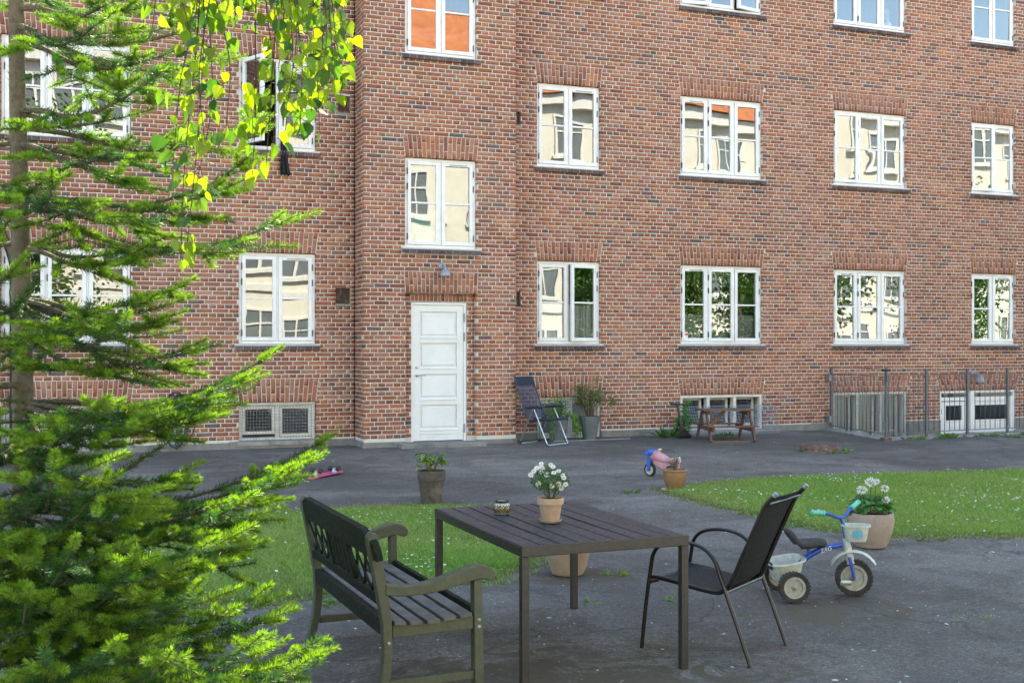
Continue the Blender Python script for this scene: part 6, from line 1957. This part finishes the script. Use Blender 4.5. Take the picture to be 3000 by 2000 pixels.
for k, z0 in enumerate((0.30, 0.42, 0.62, 0.85, 1.05, 1.35, 1.6, 1.9, 2.3, 2.7, 3.1, 3.5, 3.75, 3.95, 4.2, 4.4)):      # the far side and the top
    for q in range(3 if z0 < 1.2 else 1 if z0 < 3.4 else 4):
        a = R(50 + 60 * q + 33 * k + random.uniform(-15, 15)) if z0 < 3.4 else R(90 * q + 40 * k)
        r_ = random.uniform(0.95, 1.25) * (1.0 if z0 < 3 else max(0.3, (5.5 - z0) / 2.5))
        e_ = fir_base + Vector((r_ * math.cos(a), r_ * math.sin(a), z0 + random.uniform(-.10, .15)))
        fir_branch(z0, e_, 650)
# bare needles on the trunk
tn = []
for k in range(320):
    z = random.uniform(0.6, 3.6); a = random.uniform(0, 6.28); r_ = 0.050 * (1 - z / 6.0) ** 0.8 + 0.003
    p = trunk_at(z) + Vector((r_ * math.cos(a), r_ * math.sin(a), 0)); d = Vector((math.cos(a), math.sin(a), 1.1)).normalized()
    s = d.cross(Vector((random.gauss(0, 1), random.gauss(0, 1), random.gauss(0, 1)))).normalized() * 0.0012
    tn += [tuple(p - s), tuple(p + s), tuple(p + d * 0.024)]
n = len(tn) // 3
link('trunk_needles', npmesh('trunk_needles', tn, np.arange(3 * n).reshape(-1, 3), MT['needle'], np.tile(OLD, (3 * n, 1))), fir)

# ================================================================== birch
bx = cam_pt(-2500, 791, 2.0); bx.z = 0.0
bi = empty('birch_tree', bx)
tag(bi, 'birch with hanging twigs of bright yellow-green leaves at the top', 'tree')
MT['birch_bark'] = simple('birch_bark', (0.50, 0.48, 0.44), (0.36, 0.34, 0.31), 9, 0.8, dirt=(0.04, 0.035, 0.03), dscale=7, damount=0.9)
MT['birch_twig'] = simple('birch_twig', (0.055, 0.030, 0.020), None, 20, 0.6)
MB().tube(spline([(0, 0, 0), (0.05, 0, 1.5), (0.0, 0.05, 3.2), (0.1, 0.1, 5.5), (0.15, 0.05, 7.5)], 6), [0.14 - 0.004 * i for i in range(25)], 14).build('trunk', MT['birch_bark'], bi, smooth=True)
lm = MB()
for (u, v, yc) in ((430, -330, 3.2), (720, -330, 3.3), (560, -250, 2.9), (860, -420, 3.4)):
    e_ = cam_pt(u, v, yc) - bx
    lm.tube(spline([(0.02, 0.05, 3.6), e_ * 0.45 + Vector((0, 0, 2.35)), e_ * 0.8 + Vector((0, 0, 0.75)), e_], 7), [0.045 * (1 - i / 24) + 0.008 for i in range(22)], 8)
lm.build('limbs', MT['birch_bark'], bi, smooth=True)
STR = [(372, 350, 95, 3.0), (420, 398, 400, 3.0), (440, 430, 585, 3.0), (465, 415, 628, 3.0), (470, 452, 450, 3.1), (490, 470, 350, 2.9), (505, 520, 320, 3.0), (400, 440, 120, 2.9), (480, 440, 70, 2.95), (530, 540, 70, 3.1),
       (600, 612, 400, 3.0), (625, 580, 432, 3.05), (640, 628, 360, 3.0), (655, 655, 330, 3.1), (672, 690, 310, 3.0), (690, 662, 260, 2.9), (700, 735, 335, 3.0), (715, 712, 215, 3.1), (730, 760, 265, 3.1), (735, 768, 215, 3.0), (760, 742, 190, 2.9), (752, 786, 205, 3.1), (765, 780, 120, 3.2), (680, 640, 190, 3.2), (640, 665, 80, 3.05), (700, 720, 60, 3.1), (610, 600, 60, 3.0), (755, 772, 150, 3.15), (735, 715, 280, 3.2), (665, 700, 235, 3.15)]
bl_spots = []
tw_ = MB()
for (ut, ub, vb, yc) in STR:
    a = cam_pt(ut + random.gauss(0, 8), -230 - 40 * random.random(), yc + random.gauss(0, 0.05)) - bx
    b = cam_pt(ub, vb - 30, yc) - bx
    m1 = a * .62 + b * .38 + Vector((random.gauss(0, .02), random.gauss(0, .03), 0.02)); m2 = a * .28 + b * .72 + Vector((random.gauss(0, .015), random.gauss(0, .02), 0))
    pts = spline([a, m1, m2, b], 10)
    tw_.tube(pts, [0.0022 - 0.0012 * i / len(pts) for i in range(len(pts))], 5, caps=False)
    Ls = (b - a).length; acc = 0.0; nxt = 0.05
    for i in range(len(pts) - 1):
        acc += (pts[i + 1] - pts[i]).length
        if acc < nxt: continue
        nxt = acc + random.uniform(0.030, 0.055)
        p = pts[i + 1]
        for rep in range(random.choice((1, 2, 2, 3))):
            ang = random.uniform(0, 6.28); sp_ = random.uniform(0.012, 0.05)
            st0 = p + Vector((math.cos(ang) * sp_, math.sin(ang) * sp_, random.uniform(-0.03, 0.0)))
            tw_.tube([p, (p + st0) / 2 + Vector((0, 0, 0.004)), st0], 0.0008, 4, caps=False)
            d = Vector((math.cos(ang) * 0.55, math.sin(ang) * 0.55, -random.uniform(0.5, 1.5)))
            bl_spots.append((st0, d, random.uniform(0.72, 1.2)))
    bl_spots.append((b, Vector((random.gauss(0, .2), random.gauss(0, .2), -1)), random.uniform(0.9, 1.2)))
tw_.build('twigs', MT['birch_twig'], bi)
def birch_leaf(c_, curl):
    """a toothed, pointed birch leaf with a folded midrib, one unit long."""
    half = [(0.0, 0.03), (0.06, 0.26), (0.14, 0.37), (0.22, 0.36), (0.27, 0.41), (0.36, 0.36), (0.41, 0.385), (0.50, 0.30), (0.56, 0.31), (0.66, 0.20), (0.72, 0.20), (0.84, 0.075), (1.0, 0.0)]
    m_ = MB(); m_.cc = c_
    vs = []
    for x, w in half:
        z = -curl * x * x
        vs += [(x, w, z + w * 0.22), (x, 0, z), (x, -w, z + w * 0.22)]
    fs = []
    for i in range(len(half) - 1):
        fs += [(3 * i, 3 * i + 1, 3 * i + 4, 3 * i + 3), (3 * i + 1, 3 * i + 2, 3 * i + 5, 3 * i + 4)]
    m_.add(vs, fs)
    return m_
shapes = []
for base in ((0.19, 0.29, 0.03), (0.24, 0.34, 0.035), (0.16, 0.26, 0.03), (0.14, 0.24, 0.03), (0.07, 0.16, 0.03), (0.04, 0.11, 0.035)):  # the darkest greens put shadowed leaves into the colour
    for q in range(2):
        shapes.append(birch_leaf(tuple(tone(1, base, 0.12)[0]), random.uniform(0.05, 0.35)))
lmesh = [s.mesh('leaf', MT['leaf_birch'], False) for s in shapes]
random.shuffle(bl_spots)
rest = MB()
for i, (p, d, s) in enumerate(bl_spots):
    q = Vector(d).to_track_quat('X', 'Z').to_matrix() @ Matrix.Rotation(random.uniform(0, 6.28), 3, 'X')
    k = random.randrange(len(shapes)); L_ = 0.043 * s
    if i < 300:
        link('leaf', lmesh[k], bi, p, q.to_euler(), (L_,) * 3)
    else:
        Mx = Matrix.Translation(p) @ q.to_4x4() @ Matrix.Scale(L_, 4)
        rest.cc = shapes[k].c[0]
        rest.add([Mx @ Vector(v) for v in shapes[k].v], shapes[k].f)
if rest.v:
    o = rest.build('leaf_mass', MT['leaf_birch'], bi); o['kind'] = 'stuff'

# ================================================================== what the windows mirror: the other side of the yard
MT['cream'] = simple('cream_render', (0.76, 0.74, 0.68), (0.70, 0.68, 0.62), 1.5, 0.9, dirt=(0.5, 0.45, 0.35), dscale=1.2, damount=0.4)
YO = -10.0
op_ = empty('apartment_building', (20, YO, 0))
tag(op_, 'cream rendered apartment house with orange tile roof mirrored in the panes', 'building')
def opart(o):
    o.parent = op_; o.matrix_parent_inverse = Matrix.Translation((-20, -YO, 0)); return o
opart(MB().box(-14, 56, YO - 9, YO, 0, 12.4).build('wall', MT['cream']))
opart(MB().prism([(YO - 9.5, 12.6), (YO + 0.5, 12.6), (YO - 4.5, 16.9)], -14.5, 56.5, 'x').build('roof', MT['tiles']))
opart(MB().box(-14.2, 56.2, YO + 0.002, YO + 0.35, 12.1, 12.58).build('cornice', MT['white_paint']))
opart(MB().box(-14.1, 56.1, YO + 0.002, YO + 0.08, 3.6, 3.85).build('band', MT['white_paint']))
wf = MB()
ring(wf, -0.62, 0.62, 0, 1.7, 0.09, 0.0, 0.06); wf.box(-0.04, 0.04, 0.0, 0.058, 0.09, 1.61); wf.box(-0.53, 0.53, 0.001, 0.056, 1.05, 1.12); wf.box(-0.72, 0.72, 0.0, 0.12, -0.12, -0.01)
wf = wf.mesh('window_frame', MT['white_paint'])
MT['sky_toned_pane'] = simple('sky_toned_pane', (0.20, 0.235, 0.26), (0.13, 0.155, 0.175), 1.2, 0.15)  # grey-blue puts the sky these panes would mirror into the colour
wp_ = MB().box(-0.53, 0.53, -0.01, 0.02, 0.09, 1.61).mesh('pane', MT['sky_toned_pane'])
for i in range(23):
    for z in (1.2, 4.4, 7.2, 9.9):
        e_ = empty('window', (-2.0 + i * 2.3 - 20, 0.004, z), 0, op_)
        link('window_frame', wf, e_); link('pane', wp_, e_)
def round_tree(x, y, h, r, label, base, n=5200, seed=1):
    n = int(n * 2.4)
    t = empty('tree', (x, y, 0))
    tag(t, label, 'tree', 'trees mirrored in the panes')
    m_ = MB(); m_.tube(spline([(0, 0, 0), (0.05, 0.02, h * .35), (0, 0.1, h * .7)], 5), [0.16 - 0.009 * i for i in range(11)], 10)
    ends_ = []
    for k in range(16):
        a = random.uniform(0, 6.28); q = r * random.uniform(0.4, 0.85); z = h * random.uniform(0.3, 0.92)
        e_ = Vector((q * math.cos(a), q * math.sin(a), z)); ends_.append(e_)
        m_.tube(spline([(0, 0, h * random.uniform(.2, .6)), e_ * .55 + Vector((0, 0, h * .1)), e_], 4), [0.05 - 0.005 * i for i in range(9)], 6)
    m_.build('trunk', MT['fir_bark'], t, smooth=True)
    Pb = np.array([tuple(random.choice(ends_)) for _ in range(n)]) + rng.normal(size=(n, 3)) * np.array([r * .22, r * .22, h * .10])
    Pb[:, 2] = np.maximum(Pb[:, 2], 0.15)
    L_ = rng.uniform(0.10, 0.17, n)
    foliage(t, 'crown', *leaf_arrays(Pb, rng.normal(size=(n, 3)), L_, L_ * 0.75, tone(n, base, 0.4)))
round_tree(19.5, 4.5, 5.2, 2.3, 'bushy tree right of the yard, mirrored in the right-hand panes', (0.07, 0.17, 0.035))
round_tree(24.0, 1.0, 6.5, 2.8, 'tall round tree right of the yard, mirrored in the far right panes', (0.06, 0.15, 0.03), 6500)
round_tree(29.0, 3.5, 6.0, 2.6, 'farthest round tree right of the yard, mirrored in the end panes', (0.08, 0.19, 0.04))
round_tree(13.5, -3.5, 4.2, 1.7, 'small dense tree behind the yard, mirrored in the ground-floor panes', (0.05, 0.14, 0.035), 4200)
round_tree(-0.8, -4.0, 8.5, 2.4, 'tall dense tree behind the viewer, mirrored in the far left panes', (0.045, 0.11, 0.03), 7000)
round_tree(-6.0, -1.5, 6.0, 2.4, 'dense tree left behind the yard, mirrored in the left panes', (0.05, 0.12, 0.035), 5200)
